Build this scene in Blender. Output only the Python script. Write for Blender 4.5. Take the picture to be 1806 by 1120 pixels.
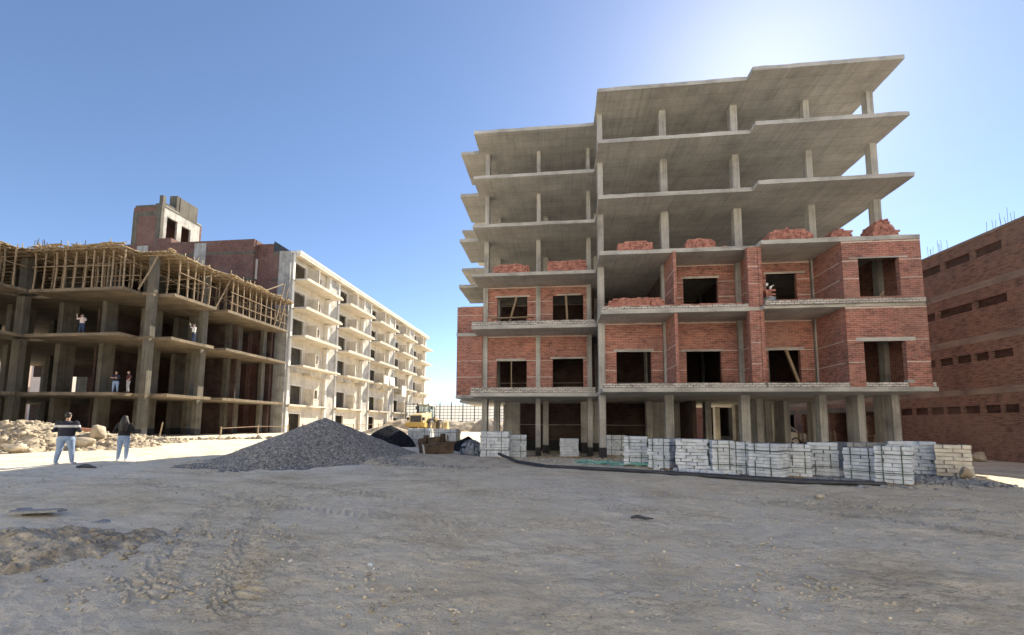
import bpy, bmesh, math, random
import numpy as np
from mathutils import Vector, Matrix

# ------------------------------------------------------------------ clear
for o in list(bpy.data.objects):
    bpy.data.objects.remove(o)
sc = bpy.context.scene
COL = sc.collection
R_ = math.radians
random.seed(11)

# ------------------------------------------------------------------ camera (x = right along the facade, y = away, z = up; metres)
cam = bpy.data.cameras.new("camera")
cam.sensor_width = 36.0
cam.lens = 757.3 / 1806 * 36
cam.shift_y = 0.0661
cam.clip_end = 20000
cam_o = bpy.data.objects.new("camera", cam)
COL.objects.link(cam_o)
_pi, _ro, _ya = 0.091239, 0.0062479, -0.1119304
_f = Vector((0, math.cos(_pi), math.sin(_pi)))
_u = Vector((0, -math.sin(_pi), math.cos(_pi)))
_r = Vector((1, 0, 0))
_r2 = math.cos(_ro) * _r + math.sin(_ro) * _u
_u2 = -math.sin(_ro) * _r + math.cos(_ro) * _u
_B = Matrix.Rotation(-_ya, 3, 'Z')
_r2, _u2, _f = _B @ _r2, _B @ _u2, _B @ _f
M = Matrix((_r2, _u2, -_f)).transposed().to_4x4()
M.translation = Vector((0, 0, 1.5))
cam_o.matrix_world = M
sc.camera = cam_o

# ------------------------------------------------------------------ light
SUN_AZ, SUN_EL = 25.2, 37.3          # degrees right of +Y, above the horizon
world = bpy.data.worlds.new("World")
sc.world = world
world.use_nodes = True
wn = world.node_tree
bg = wn.nodes["Background"]
sky = wn.nodes.new("ShaderNodeTexSky")
sky.sky_type = 'NISHITA'
sky.sun_disc = False
sky.sun_elevation = R_(SUN_EL)
sky.sun_rotation = R_(SUN_AZ)
sky.altitude = 50
sky.air_density = 0.72
sky.dust_density = 0.18
sky.ozone_density = 2.2
wn.links.new(sky.outputs[0], bg.inputs[0])
bg.inputs[1].default_value = 0.061
sun = bpy.data.lights.new("sun", 'SUN')
sun.energy = 3.05
sun.angle = R_(0.5)
sun.color = (1.0, 0.89, 0.70)
sun_o = bpy.data.objects.new("sun", sun)
COL.objects.link(sun_o)
_sd = Vector((math.sin(R_(SUN_AZ)) * math.cos(R_(SUN_EL)), math.cos(R_(SUN_AZ)) * math.cos(R_(SUN_EL)), math.sin(R_(SUN_EL))))
sun_o.rotation_euler = _sd.to_track_quat('Z', 'Y').to_euler()
sun_o.location = (30, 60, 60)
sc.view_settings.view_transform = 'Standard'
sc.view_settings.look = 'None'
sc.view_settings.exposure = 1.85
sc.view_settings.gamma = 1.0
sc.render.engine = 'CYCLES'
sc.cycles.max_bounces = 8
sc.cycles.diffuse_bounces = 5
sc.cycles.use_denoising = True

# ------------------------------------------------------------------ helpers: noise
def _hash(ix, iy, seed):
    h = (ix.astype(np.int64) * 374761393 + iy.astype(np.int64) * 668265263 + seed * 974634533) & 0x7fffffff
    h = ((h ^ (h >> 13)) * 1274126177) & 0x7fffffff
    return ((h ^ (h >> 16)) & 0xffff) / 65535.0
def vnoise(x, y, seed=0):
    x = np.asarray(x, float); y = np.asarray(y, float)
    ix, iy = np.floor(x), np.floor(y)
    fx, fy = x - ix, y - iy
    fx = fx * fx * (3 - 2 * fx); fy = fy * fy * (3 - 2 * fy)
    a = _hash(ix, iy, seed); b = _hash(ix + 1, iy, seed); c = _hash(ix, iy + 1, seed); d = _hash(ix + 1, iy + 1, seed)
    return (a + (b - a) * fx) * (1 - fy) + (c + (d - c) * fx) * fy - 0.5
def fbm(x, y, seed=0, octv=4):
    s = 0; a = 1; f = 1
    for k in range(octv):
        s = s + a * vnoise(x * f + 13.7 * k, y * f - 7.1 * k, seed + k); a *= .5; f *= 2.03
    return s
def sstep(a, b, x):
    t = np.clip((np.asarray(x, float) - a) / (b - a), 0, 1)
    return t * t * (3 - 2 * t)
def zbase(u, v):
    u = np.asarray(u, float); v = np.asarray(v, float)
    b = np.interp(v, [0, 8, 12, 14, 20, 30, 46, 56, 100], [0, .06, .13, .16, .22, .30, .40, .46, .5])
    w = np.maximum(sstep(-4, -12, u) if False else 1 - sstep(-12, -4, u), sstep(40, 55, v))
    dip = -.16 * sstep(-6.5, -4.5, u) * (1 - sstep(1.2, 2.4, u)) * sstep(19.5, 22, v) * (1 - sstep(33, 38, v))
    return b * w + dip
def zg(u, v):
    return float(zbase(u, v))

# ------------------------------------------------------------------ helpers: materials
def nodes(name):
    m = bpy.data.materials.new(name); m.use_nodes = True
    t = m.node_tree; b = t.nodes["Principled BSDF"]
    return m, t, b
def N(t, kind, **kw):
    n = t.nodes.new("ShaderNode" + kind)
    for k, v in kw.items():
        setattr(n, k, v)
    return n
def ramp(t, fac, stops):
    r = N(t, "ValToRGB"); e = r.color_ramp.elements
    while len(e) < len(stops): e.new(.5)
    for i, (p, c) in enumerate(stops):
        e[i].position = p; e[i].color = (*c, 1) if len(c) == 3 else c
    t.links.new(fac, r.inputs[0]); return r.outputs[0]
def mapped(t, scale, src='Object'):
    tc = N(t, "TexCoord"); mp = N(t, "Mapping"); mp.inputs['Scale'].default_value = scale
    t.links.new(tc.outputs[src], mp.inputs[0]); return mp.outputs[0]
def noise(t, vec, scale, detail=5, rough=.55):
    n = N(t, "TexNoise"); n.inputs['Scale'].default_value = scale; n.inputs['Detail'].default_value = detail
    n.inputs['Roughness'].default_value = rough
    t.links.new(vec, n.inputs['Vector']); return n.outputs['Fac']
def mixc(t, fac, a, b, mode='MIX'):
    m = N(t, "Mix", data_type='RGBA', blend_type=mode)
    for sock, val in ((m.inputs[0], fac), (m.inputs[6], a), (m.inputs[7], b)):
        if hasattr(val, 'links') or hasattr(val, 'is_linked'): t.links.new(val, sock)
        elif isinstance(val, (int, float)): sock.default_value = val
        else: sock.default_value = (*val, 1)
    return m.outputs[2]
def bump(t, b, h, strength=.4, dist=.02):
    bp = N(t, "Bump"); bp.inputs['Strength'].default_value = strength; bp.inputs['Distance'].default_value = dist
    t.links.new(h, bp.inputs['Height']); t.links.new(bp.outputs[0], b.inputs['Normal'])

def mat_concrete(name, c, streak=(1, 1, 1), samt=.35, dark=.55, light=1.15):
    m, t, b = nodes(name)
    v = mapped(t, (1, 1, 1)); n1 = noise(t, v, .9, 6, .6); n2 = noise(t, v, 9, 5, .65)
    vs = mapped(t, streak); ns = noise(t, vs, 1.0, 4, .6)
    c1 = ramp(t, n1, [(.3, tuple(x * dark for x in c)), (.5, tuple(x * .92 for x in c)), (.72, tuple(min(1, x * light) for x in c))])
    c2 = mixc(t, samt, c1, ramp(t, ns, [(.35, (.3, .29, .27)), (.5, (.8, .8, .8)), (.65, (1.0, .98, .94))]), 'MULTIPLY')
    c3 = mixc(t, .3, c2, ramp(t, n2, [(.3, (.55, .54, .52)), (.6, (1, 1, 1))]), 'MULTIPLY')
    t.links.new(c3, b.inputs['Base Color']); b.inputs['Roughness'].default_value = .92
    bump(t, b, n2, .5, .015); return m
def add_panels(m, w, h):
    t = m.node_tree; b = t.nodes["Principled BSDF"]; src = b.inputs['Base Color'].links[0].from_socket
    br = N(t, "TexBrick"); br.inputs['Scale'].default_value = 1; br.inputs['Brick Width'].default_value = w; br.inputs['Row Height'].default_value = h; br.inputs['Mortar Size'].default_value = .012
    br.inputs['Color1'].default_value = (1, 1, 1, 1); br.inputs['Color2'].default_value = (.86, .85, .84, 1); br.inputs['Mortar'].default_value = (.62, .60, .56, 1)
    t.links.new(mapped(t, (1, 1, 1)), br.inputs['Vector'])
    st = noise(t, mapped(t, (1, 1, 1)), .55, 7, .7)
    c = mixc(t, .9, src, br.outputs['Color'], 'MULTIPLY')
    c = mixc(t, ramp(t, st, [(.55, (0, 0, 0)), (.74, (.32, .32, .32))]), c, (.28, .23, .17))
    t.links.new(c, b.inputs['Base Color'])
def mat_brick(name, c1, c2, mortar, w=.25, h=.08, ms=.011, pale=.25):
    m, t, b = nodes(name)
    uv = N(t, "UVMap"); br = N(t, "TexBrick")
    br.inputs['Color1'].default_value = (*c1, 1); br.inputs['Color2'].default_value = (*c2, 1); br.inputs['Mortar'].default_value = (*mortar, 1)
    br.inputs['Scale'].default_value = 1; br.inputs['Mortar Size'].default_value = ms; br.inputs['Brick Width'].default_value = w; br.inputs['Row Height'].default_value = h
    br.inputs['Bias'].default_value = -.1; br.inputs['Mortar Smooth'].default_value = .15
    wob = N(t, "Mapping"); t.links.new(uv.outputs[0], wob.inputs[0]); t.links.new(wob.outputs[0], br.inputs['Vector'])
    v = mapped(t, (1, 1, 1)); n1 = noise(t, v, .8, 6, .62); n2 = noise(t, v, 6, 4, .6)
    nb = noise(t, mapped(t, (3.2, 3.2, 11.5)), 1.0, 2, .5); n0 = noise(t, v, .35, 5, .6)
    var = mixc(t, .9, br.outputs['Color'], ramp(t, n1, [(.28, (.55, .53, .52)), (.5, (.95, .95, .95)), (.75, (1.12, 1.02, .95))]), 'MULTIPLY')
    var = mixc(t, .85, var, ramp(t, nb, [(.34, (.55, .52, .52)), (.5, (1, 1, 1)), (.68, (1.22, 1.16, 1.1))]), 'MULTIPLY')
    var = mixc(t, ramp(t, n0, [(.48, (0, 0, 0)), (.66, (.42, .42, .42))]), var, tuple((x + y) / 2 for x, y in zip(c2, (.30, .24, .20))))
    eff = mixc(t, ramp(t, n2, [(.50, (0, 0, 0)), (.70, (pale * 1.5,) * 3)]), var, mortar)
    t.links.new(eff, b.inputs['Base Color']); b.inputs['Roughness'].default_value = .93
    bump(t, b, br.outputs['Fac'], -.6, .012); return m
def mat_noise(name, c1, c2, scale=4, rough=.9, detail=5, bs=.3, bd=.01, metal=0, stretch=(1, 1, 1), lo=.35, hi=.68):
    m, t, b = nodes(name)
    v = mapped(t, stretch); n = noise(t, v, scale, detail, .6)
    t.links.new(ramp(t, n, [(lo, c1), (hi, c2)]), b.inputs['Base Color'])
    b.inputs['Roughness'].default_value = rough; b.inputs['Metallic'].default_value = metal
    if bs: bump(t, b, noise(t, v, scale * 3, 4, .6), bs, bd)
    return m

MT = {}
MT['slab'] = mat_concrete("board_marked_concrete", (.55, .535, .50), (7, .25, 2), .24, .72, 1.08)
add_panels(MT['slab'], 2.44, .61)
MT['edge'] = mat_concrete("rough_edge_concrete", (.50, .49, .46), (.6, .6, 9), .35)
MT['col'] = mat_concrete("column_concrete", (.47, .46, .435), (9, 9, .3), .5)
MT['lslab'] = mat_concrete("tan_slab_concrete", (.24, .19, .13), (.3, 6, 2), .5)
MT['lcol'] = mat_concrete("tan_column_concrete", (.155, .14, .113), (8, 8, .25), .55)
MT['brick'] = mat_brick("red_brick", (.37, .138, .105), (.26, .093, .073), (.39, .27, .225))
MT['brickshaded'] = mat_brick("shade_darkened_brick", (.065, .03, .026), (.045, .022, .02), (.075, .055, .047), pale=.05)  # red brick darkened in colour to stand in for indoor shade
MT['brickpile'] = mat_noise("loose_red_brick", (.26, .105, .08), (.56, .27, .205), 6, .92)
MT['whitebrick'] = mat_brick("pale_block_course", (.62, .60, .56), (.52, .50, .47), (.16, .15, .14), .24, .085, .014, 0)
MT['mortar'] = mat_noise("pale_mortar", (.50, .44, .38), (.68, .62, .55), 12, .95)
MT['black'] = mat_noise("bitumen_coating", (.012, .012, .014), (.03, .03, .033), 5, .75)
MT['plaster'] = mat_concrete("cream_plaster", (.72, .65, .54), (5, 5, .4), .26, .74, 1.06)
MT['plasterwhite'] = mat_concrete("white_paint", (.82, .79, .73), (5, 5, .4), .16, .84, 1.03)
MT['pier'] = mat_concrete("stained_pier_concrete", (.56, .53, .48), (7, 7, .25), .45)
MT['wood'] = mat_noise("raw_timber", (.17, .12, .075), (.37, .28, .18), 3, .85, stretch=(9, 9, .8))
MT['plank'] = mat_noise("formwork_planks", (.20, .14, .08), (.54, .43, .275), 3, .85, stretch=(5, 1, 5))
MT['block'] = mat_noise("pale_concrete_block", (.41, .45, .50), (.70, .75, .81), 4, .95, lo=.3, hi=.66)
MT['blockwarm'] = mat_noise("cream_concrete_block", (.50, .47, .41), (.70, .66, .58), 7, .95)
MT['blockdark'] = mat_noise("grey_kerb_block", (.20, .21, .22), (.36, .37, .38), 6, .95)
MT['strap'] = mat_noise("dark_green_strap", (.03, .06, .05), (.07, .12, .10), 5, .5, bs=0)
MT['gravel'] = mat_noise("blue_grey_crushed_stone", (.10, .103, .11), (.50, .505, .515), 9, .9, lo=.34, hi=.68)
MT['gravelbase'] = mat_noise("crushed_stone_bed", (.08, .085, .10), (.26, .27, .29), 22, .95)
MT['darkheap'] = mat_noise("blue_black_fines", (.008, .009, .013), (.032, .036, .047), 9, .9, bs=.7, bd=.05)
MT['darkheap'].node_tree.nodes['Principled BSDF'].inputs['Specular IOR Level'].default_value = .03
MT['sand'] = mat_noise("pale_sand", (.40, .335, .25), (.66, .58, .455), 2.2, .97, 8, .5, .02)
MT['rubble'] = mat_noise("chalky_rubble", (.24, .195, .14), (.52, .445, .335), 2.6, .97, 8, .9, .07)
MT['rock'] = mat_noise("chalk_rock", (.30, .25, .185), (.54, .47, .365), 3, .95, 7, .7, .04)
MT['clod'] = mat_noise("dry_dirt_clod", (.34, .305, .245), (.63, .575, .49), 5, .97, 6, .6, .02)
MT['dirtmound'] = mat_noise("brown_dirt", (.25, .215, .165), (.58, .52, .42), 5, .97, 8, 1.0, .05)
MT['rust'] = mat_noise("rusty_brown_steel", (.05, .036, .026), (.17, .12, .085), 4, .7, 7, .4, .01, .25)
MT['pipe'] = mat_noise("black_plastic_pipe", (.02, .023, .03), (.05, .055, .065), 2, .45, bs=0)
MT['green'] = mat_noise("faded_green_strap", (.10, .34, .30), (.30, .58, .52), 3, .6, bs=0)
MT['yellow'] = mat_noise("dusty_yellow_paint", (.58, .35, .06), (.74, .50, .14), 3, .5, 6, .1)
MT['yellowpale'] = mat_noise("sun_bleached_yellow_paint", (.66, .49, .20), (.82, .69, .40), 3, .5, 6, .1)
MT['steel'] = mat_noise("dark_steel", (.02, .02, .022), (.06, .06, .062), 4, .5, bs=0)
MT['tyre'] = mat_noise("dusty_rubber", (.10, .085, .065), (.30, .26, .20), 4, .95)
MT['rebar'] = mat_noise("rusty_rebar", (.09, .06, .05), (.18, .12, .09), 6, .8, bs=0)
MT['orange'] = mat_noise("orange_brown_plastic", (.45, .20, .12), (.60, .30, .19), 4, .6, bs=0)
MT['tarp'] = mat_noise("dusty_blue_grey_plastic", (.20, .23, .28), (.42, .46, .52), 4, .6)
MT['tarp2'] = mat_noise('dusty_sheet', (.42, .44, .45), (.58, .60, .60), .8, .9, bs=0)
MT['hill'] = mat_noise("far_desert", (.52, .47, .40), (.66, .61, .54), .05, 1, bs=0)
MT['farwall'] = mat_noise("pink_render", (.52, .42, .37), (.62, .52, .46), .6, .95)
MT['bank'] = mat_noise("beige_stone_bank", (.36, .30, .23), (.56, .48, .37), 1.1, .97, 8, .7, .08)
MT['white'] = mat_noise("white_plastic", (.70, .70, .69), (.82, .82, .80), 4, .6, bs=0)
def mat_plain(name, c, rough=.8, metal=0):
    m, t, b = nodes(name)
    v = mapped(t, (1, 1, 1)); n = noise(t, v, 14, 4, .6)
    t.links.new(ramp(t, n, [(.3, tuple(x * .82 for x in c)), (.7, tuple(min(1, x * 1.12) for x in c))]), b.inputs['Base Color'])
    b.inputs['Roughness'].default_value = rough; b.inputs['Metallic'].default_value = metal
    return m
def mat_glass():
    m, t, b = nodes("cab_glass")
    b.inputs['Base Color'].default_value = (.80, .86, .86, 1); b.inputs['Roughness'].default_value = .05
    b.inputs['Transmission Weight'].default_value = .9; b.inputs['IOR'].default_value = 1.1
    return m
MT['glass'] = mat_glass()

def mat_ground():
    m, t, b = nodes("dusty_site_ground")
    v = mapped(t, (1, 1, 1))
    big = noise(t, v, .16, 6, .6); mid = noise(t, v, .75, 8, .68); fine = noise(t, v, 6.5, 8, .7); grit = noise(t, v, 42, 4, .7)
    st = noise(t, mapped(t, (.45, 1.6, 1)), 1.1, 7, .65)
    c = ramp(t, mid, [(.26, (.52, .425, .29)), (.40, (.76, .655, .48)), (.55, (.89, .79, .61)), (.72, (.90, .83, .69))])
    c = mixc(t, ramp(t, big, [(.46, (0, 0, 0)), (.62, (.8, .8, .8))]), c, ramp(t, fine, [(.3, (.78, .715, .60)), (.62, (.90, .86, .775))]))
    c = mixc(t, ramp(t, st, [(.53, (0, 0, 0)), (.66, (.45, .45, .45))]), c, (.52, .43, .30))
    # crust relief shade painted in: thin dark wandering lines, strongest in broken patches
    wv = N(t, "TexNoise"); wv.inputs['Scale'].default_value = 3.2; wv.inputs['Detail'].default_value = 9; wv.inputs['Roughness'].default_value = .72
    t.links.new(mapped(t, (.75, 1.5, 1)), wv.inputs['Vector'])
    ln = ramp(t, wv.outputs['Fac'], [(.468, (1, 1, 1)), (.494, (.38, .34, .29)), (.506, (.52, .48, .42)), (.522, (1, 1, 1))])
    pt = noise(t, mapped(t, (.8, 1.3, 1)), .55, 5, .65)
    c = mixc(t, ramp(t, pt, [(.42, (.02, .02, .02)), (.62, (.85, .85, .85))]), c, mixc(t, 1.0, c, ln, 'MULTIPLY'))
    c = mixc(t, .5, c, ramp(t, fine, [(.28, (.42, .39, .35)), (.40, (.94, .93, .92)), (.7, (1, 1, 1))]), 'MULTIPLY')
    c = mixc(t, .4, c, ramp(t, grit, [(.32, (.42, .39, .35)), (.44, (.96, .96, .96)), (.66, (1, 1, 1)), (.74, (1.15, 1.14, 1.12))]), 'MULTIPLY')
    t.links.new(c, b.inputs['Base Color']); b.inputs['Roughness'].default_value = .97
    ad = N(t, "Math", operation='ADD'); ml = N(t, "Math", operation='MULTIPLY'); ml.inputs[1].default_value = .35
    t.links.new(grit, ml.inputs[0]); t.links.new(fine, ad.inputs[0]); t.links.new(ml.outputs[0], ad.inputs[1])
    ad2 = N(t, "Math", operation='ADD'); t.links.new(ad.outputs[0], ad2.inputs[0]); t.links.new(wv.outputs['Fac'], ad2.inputs[1])
    bump(t, b, ad2.outputs[0], 1.0, .07); return m
MT['ground'] = mat_ground()

# ------------------------------------------------------------------ helpers: objects
def props(o, label=None, cat=None, group=None, kind=None):
    if label: o["label"] = label
    if cat: o["category"] = cat
    if group: o["group"] = group
    if kind: o["kind"] = kind
    return o
def thing(name, loc, label, cat, group=None, rot=0):
    o = bpy.data.objects.new(name, None); COL.objects.link(o)
    o.empty_display_size = .2; o.location = loc; o.rotation_euler = (0, 0, rot)
    return props(o, label, cat, group)
def root_loc(p):
    v = Vector((0, 0, 0))
    while p is not None:
        v = v + p.location; p = p.parent
    return v
class MB:
    """collects boxes, bars and tubes; build() links them as one mesh object"""
    def __init__(s): s.v = []; s.f = []; s.m = []; s.uv = []
    def quad(s, pts, mi=0, uvs=None):
        i = len(s.v); s.v += [tuple(p) for p in pts]; s.f.append(tuple(range(i, i + len(pts)))); s.m.append(mi)
        if uvs is None:
            a, b_, c = Vector(pts[0]), Vector(pts[1]), Vector(pts[2])
            n = (b_ - a).cross(c - a); k = max(range(3), key=lambda q: abs(n[q]))
            ax = {0: (1, 2), 1: (0, 2), 2: (0, 1)}[k]
            uvs = [(p[ax[0]], p[ax[1]]) for p in pts]
        s.uv += list(uvs)
    def hexa(s, p, mi=0):
        for q in ((0, 3, 2, 1), (4, 5, 6, 7), (0, 1, 5, 4), (1, 2, 6, 5), (2, 3, 7, 6), (3, 0, 4, 7)):
            s.quad([p[i] for i in q], mi)
        return s
    def box(s, x0, x1, y0, y1, z0, z1, mi=0):
        return s.hexa([(x0, y0, z0), (x1, y0, z0), (x1, y1, z0), (x0, y1, z0), (x0, y0, z1), (x1, y0, z1), (x1, y1, z1), (x0, y1, z1)], mi)
    def obox(s, c, size, rot=(0, 0, 0), mi=0):
        from mathutils import Euler
        E_ = Euler(rot).to_matrix(); c = Vector(c); h = Vector(size) / 2
        p = [c + E_ @ Vector((sx * h.x, sy * h.y, sz * h.z)) for sx, sy, sz in ((-1, -1, -1), (1, -1, -1), (1, 1, -1), (-1, 1, -1), (-1, -1, 1), (1, -1, 1), (1, 1, 1), (-1, 1, 1))]
        return s.hexa(p, mi)
    def bar(s, a, b, w, h=None, mi=0, roll=0):
        a, b = Vector(a), Vector(b); d = (b - a).normalized(); h = h or w
        ref = Vector((0, 0, 1)) if abs(d.z) < .9 else Vector((1, 0, 0))
        x = d.cross(ref).normalized(); y = x.cross(d)
        if roll: x, y = x * math.cos(roll) + y * math.sin(roll), y * math.cos(roll) - x * math.sin(roll)
        p = []
        for e in (a, b):
            for sx, sy in ((-1, -1), (1, -1), (1, 1), (-1, 1)): p.append(e + x * sx * w / 2 + y * sy * h / 2)
        return s.hexa(p, mi)
    def tube(s, pts, r, n=8, mi=0, caps=True):
        pts = [Vector(p) for p in pts]; rs = r if isinstance(r, (list, tuple)) else [r] * len(pts)
        rings = []
        for i, p in enumerate(pts):
            d = (pts[min(i + 1, len(pts) - 1)] - pts[max(i - 1, 0)]).normalized()
            ref = Vector((0, 0, 1)) if abs(d.z) < .9 else Vector((1, 0, 0))
            x = d.cross(ref).normalized(); y = x.cross(d)
            rings.append([p + (x * math.cos(2 * math.pi * k / n) + y * math.sin(2 * math.pi * k / n)) * rs[i] for k in range(n)])
        for i in range(len(rings) - 1):
            for k in range(n):
                s.quad([rings[i][k], rings[i][(k + 1) % n], rings[i + 1][(k + 1) % n], rings[i + 1][k]], mi)
        if caps: s.quad(rings[0][::-1], mi); s.quad(rings[-1], mi)
        return s
    def disc_rev(s, axis_pt, axis, prof, n=20, mi=0):
        """surface of revolution: prof = [(radius, offset along axis)]"""
        axis = Vector(axis).normalized(); ref = Vector((0, 0, 1)) if abs(axis.z) < .9 else Vector((1, 0, 0))
        x = axis.cross(ref).normalized(); y = axis.cross(x); P0 = Vector(axis_pt)
        rings = [[P0 + axis * o + (x * math.cos(2 * math.pi * k / n) + y * math.sin(2 * math.pi * k / n)) * r for k in range(n)] for r, o in prof]
        for i in range(len(rings) - 1):
            for k in range(n): s.quad([rings[i][k], rings[i][(k + 1) % n], rings[i + 1][(k + 1) % n], rings[i + 1][k]], mi)
        return s
    def build(s, name, mats, parent=None, local=False, smooth=False):
        if not isinstance(mats, (list, tuple)): mats = [mats]
        off = Vector((0, 0, 0)) if local or parent is None else root_loc(parent)
        me = bpy.data.meshes.new(name)
        vv = [(x - off.x, y - off.y, z - off.z) for x, y, z in s.v]
        me.from_pydata(vv, [], s.f)
        for m in mats: me.materials.append(m)
        me.polygons.foreach_set("material_index", s.m)
        uvl = me.uv_layers.new(name="UVMap")
        uvl.data.foreach_set("uv", np.array(s.uv, dtype=np.float32).ravel())
        if smooth: me.polygons.foreach_set("use_smooth", [True] * len(s.f))
        me.update()
        o = bpy.data.objects.new(name, me); COL.objects.link(o)
        if parent is not None: o.parent = parent
        return o
def np_mesh(name, V, F, mats, parent=None, smooth=False, mi=None):
    me = bpy.data.meshes.new(name)
    V = np.asarray(V, np.float32); F = np.asarray(F, np.int32)
    if parent is not None: V = V - np.array(root_loc(parent), np.float32)
    k = F.shape[1]
    me.vertices.add(len(V)); me.vertices.foreach_set("co", V.ravel())
    me.loops.add(F.size); me.loops.foreach_set("vertex_index", F.ravel())
    me.polygons.add(len(F)); me.polygons.foreach_set("loop_start", np.arange(0, F.size, k, dtype=np.int32))
    me.polygons.foreach_set("loop_total", np.full(len(F), k, dtype=np.int32))
    for m in (mats if isinstance(mats, (list, tuple)) else [mats]): me.materials.append(m)
    if mi is not None: me.polygons.foreach_set("material_index", np.asarray(mi, np.int32))
    if smooth: me.polygons.foreach_set("use_smooth", np.ones(len(F), bool))
    me.update(calc_edges=True); me.validate()
    o = bpy.data.objects.new(name, me); COL.objects.link(o)
    if parent is not None: o.parent = parent
    return o
def copy_tree(o, parent=None):
    c = o.copy(); COL.objects.link(c)
    if parent is not None: c.parent = parent
    for ch in list(o.children): copy_tree(ch, c)
    return c

# stones: one mesh made of many small irregular rocks
def _ico(sub):
    bm = bmesh.new(); bmesh.ops.create_icosphere(bm, subdivisions=sub, radius=1)
    V = np.array([v.co[:] for v in bm.verts]); F = np.array([[v.index for v in f.verts] for f in bm.faces]); bm.free(); return V, F
ICO1, ICO2, ICO3 = _ico(1), _ico(2), _ico(3)
_q = np.array([[0, 3, 2, 1], [4, 5, 6, 7], [0, 1, 5, 4], [1, 2, 6, 5], [2, 3, 7, 6], [3, 0, 4, 7]])
SHARD = (np.array([[-1, -1, -1], [1, -1, -1], [1, 1, -1], [-1, 1, -1], [-1, -1, 1], [1, -1, 1], [1, 1, 1], [-1, 1, 1]]) * .72, np.concatenate([_q[:, [0, 1, 2]], _q[:, [0, 2, 3]]]))
def scatter(P, S, seed=0, flat=.75, tmpl=None, rough=.3):
    """P (n,3) centres, S (n,) radii -> V, F"""
    V0, F0 = tmpl or ICO1
    rg = np.random.default_rng(seed); n = len(P)
    T = V0[None] * (1 + rough * (rg.random((n, len(V0), 1)) - .5) * 2)
    T = T * (np.array([1, 1, flat]) * (1 + .5 * (rg.random((n, 1, 3)) - .5)))
    a = rg.random(n) * 6.283; ca, sa = np.cos(a)[:, None], np.sin(a)[:, None]
    tl = (rg.random(n) - .5) * 1.6; ct, st = np.cos(tl)[:, None], np.sin(tl)[:, None]
    x, y, z = T[..., 0], T[..., 1], T[..., 2]
    y, z = y * ct - z * st, y * st + z * ct
    x, y = x * ca - y * sa, x * sa + y * ca
    V = np.stack([x, y, z], -1) * S[:, None, None] + P[:, None, :]
    F = F0[None] + (np.arange(n) * len(V0))[:, None, None]
    return V.reshape(-1, 3), F.reshape(-1, 3)
def one_rock(name, loc, size, mat, label, cat='rock', seed=0, group=None, flat=.75):
    V0, F0 = ICO3
    rg = np.random.default_rng(seed); V = V0.copy()
    for k in range(12):
        d = rg.normal(size=3); d /= np.linalg.norm(d); cut = .42 + .35 * rg.random()
        dd = V @ d; V = V - np.maximum(dd - cut, 0)[:, None] * d
    V = V * (1 + .10 * (vnoise(V0[:, 0] * 3 + seed, V0[:, 1] * 3 + V0[:, 2] * 2, seed))[:, None] * 2)
    V = V * np.array(size)
    V = V * (1 + .05 * vnoise(V0[:, 0] * 9 + seed, V0[:, 1] * 9 + V0[:, 2] * 7, seed + 3))[:, None]
    o = np_mesh(name, V, F0, mat)
    o.location = loc; o.rotation_euler = (0, 0, rg.random() * 6)
    return props(o, label, cat, group)

# ================================================================== ground
def build_ground():
    th = np.concatenate([np.arange(-66, 66, .25), np.arange(66, 294.1, 3.0)])
    th = np.radians(th[:-1] if abs(th[-1] - 294) < 1e-6 else th) - _ya * 1.0
    rr = [.5]
    while rr[-1] < 70: rr.append(rr[-1] * 1.0085)
    while rr[-1] < 6000: rr.append(rr[-1] * 1.07)
    rr = np.array(rr); nt, nr = len(th), len(rr)
    T, Rr = np.meshgrid(th, rr)
    x = Rr * np.sin(T); y = Rr * np.cos(T)
    z = zbase(x, y)
    fade = 1 / (1 + (Rr / 60) ** 2)
    z += fade * (.045 * fbm(x * .55, y * .55, 3, 3) + .030 * fbm(x * 2.1, y * 2.1, 9, 3))
    f2 = 1 / (1 + (Rr / 14) ** 2)
    n2 = fbm(x * 5.5, y * 5.5, 21, 3); z += f2 * .022 * n2
    # crusted, broken patches
    pm = sstep(.12, .34, fbm(x * .42 + 5, y * .42 + 2, 31, 3))
    z += f2 * pm * .035 * np.abs(fbm(x * 9, y * 9, 41, 3))
    # tyre ruts with lug marks
    def rut(ax, ay, bx, by, w, bend, amp=.036, lug=.17):
        dx, dy = bx - ax, by - ay; L = math.hypot(dx, dy); dx, dy = dx / L, dy / L
        s = (x - ax) * dx + (y - ay) * dy; d = (x - ax) * -dy + (y - ay) * dx - bend * np.sin(s / L * 3.1)
        m = (1 - sstep(w * .42, w * .55, np.abs(d))) * sstep(-.3, .5, s) * (1 - sstep(L - 1.5, L, s)) * sstep(-.35, .1, vnoise(x * .8, y * .8, 77) + .15)
        return m * (-amp * .55 + amp * (np.mod(s + np.abs(d) * .9, lug) / lug < .5))
    for a in ((-2.5, 3.2, -6.4, 10, .42, .3), (-3.5, 3.4, -7.6, 10.2, .42, .3), (8.2, 5.2, 3.2, 10.6, .4, .5), (9.6, 5.6, 4.6, 11.2, .4, .5), (-1, 6.5, -12, 10.5, .45, .4), (-.4, 7.8, -11, 12.2, .45, .4), (1.5, 9.5, 9, 8.2, .4, .3)):
        z += rut(*a)
    V = np.stack([x, y, z], -1).reshape(-1, 3)
    V = np.vstack([V, [[0, 0, 0]]])
    i, j = np.meshgrid(np.arange(nr - 1), np.arange(nt), indexing='ij'); j2 = (j + 1) % nt
    F = np.stack([i * nt + j, (i + 1) * nt + j, (i + 1) * nt + j2, i * nt + j2], -1).reshape(-1, 4)[:, ::-1]
    o = np_mesh("ground", V[:-1], F, MT['ground'], smooth=True)
    props(o, kind="structure")
build_ground()

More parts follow.
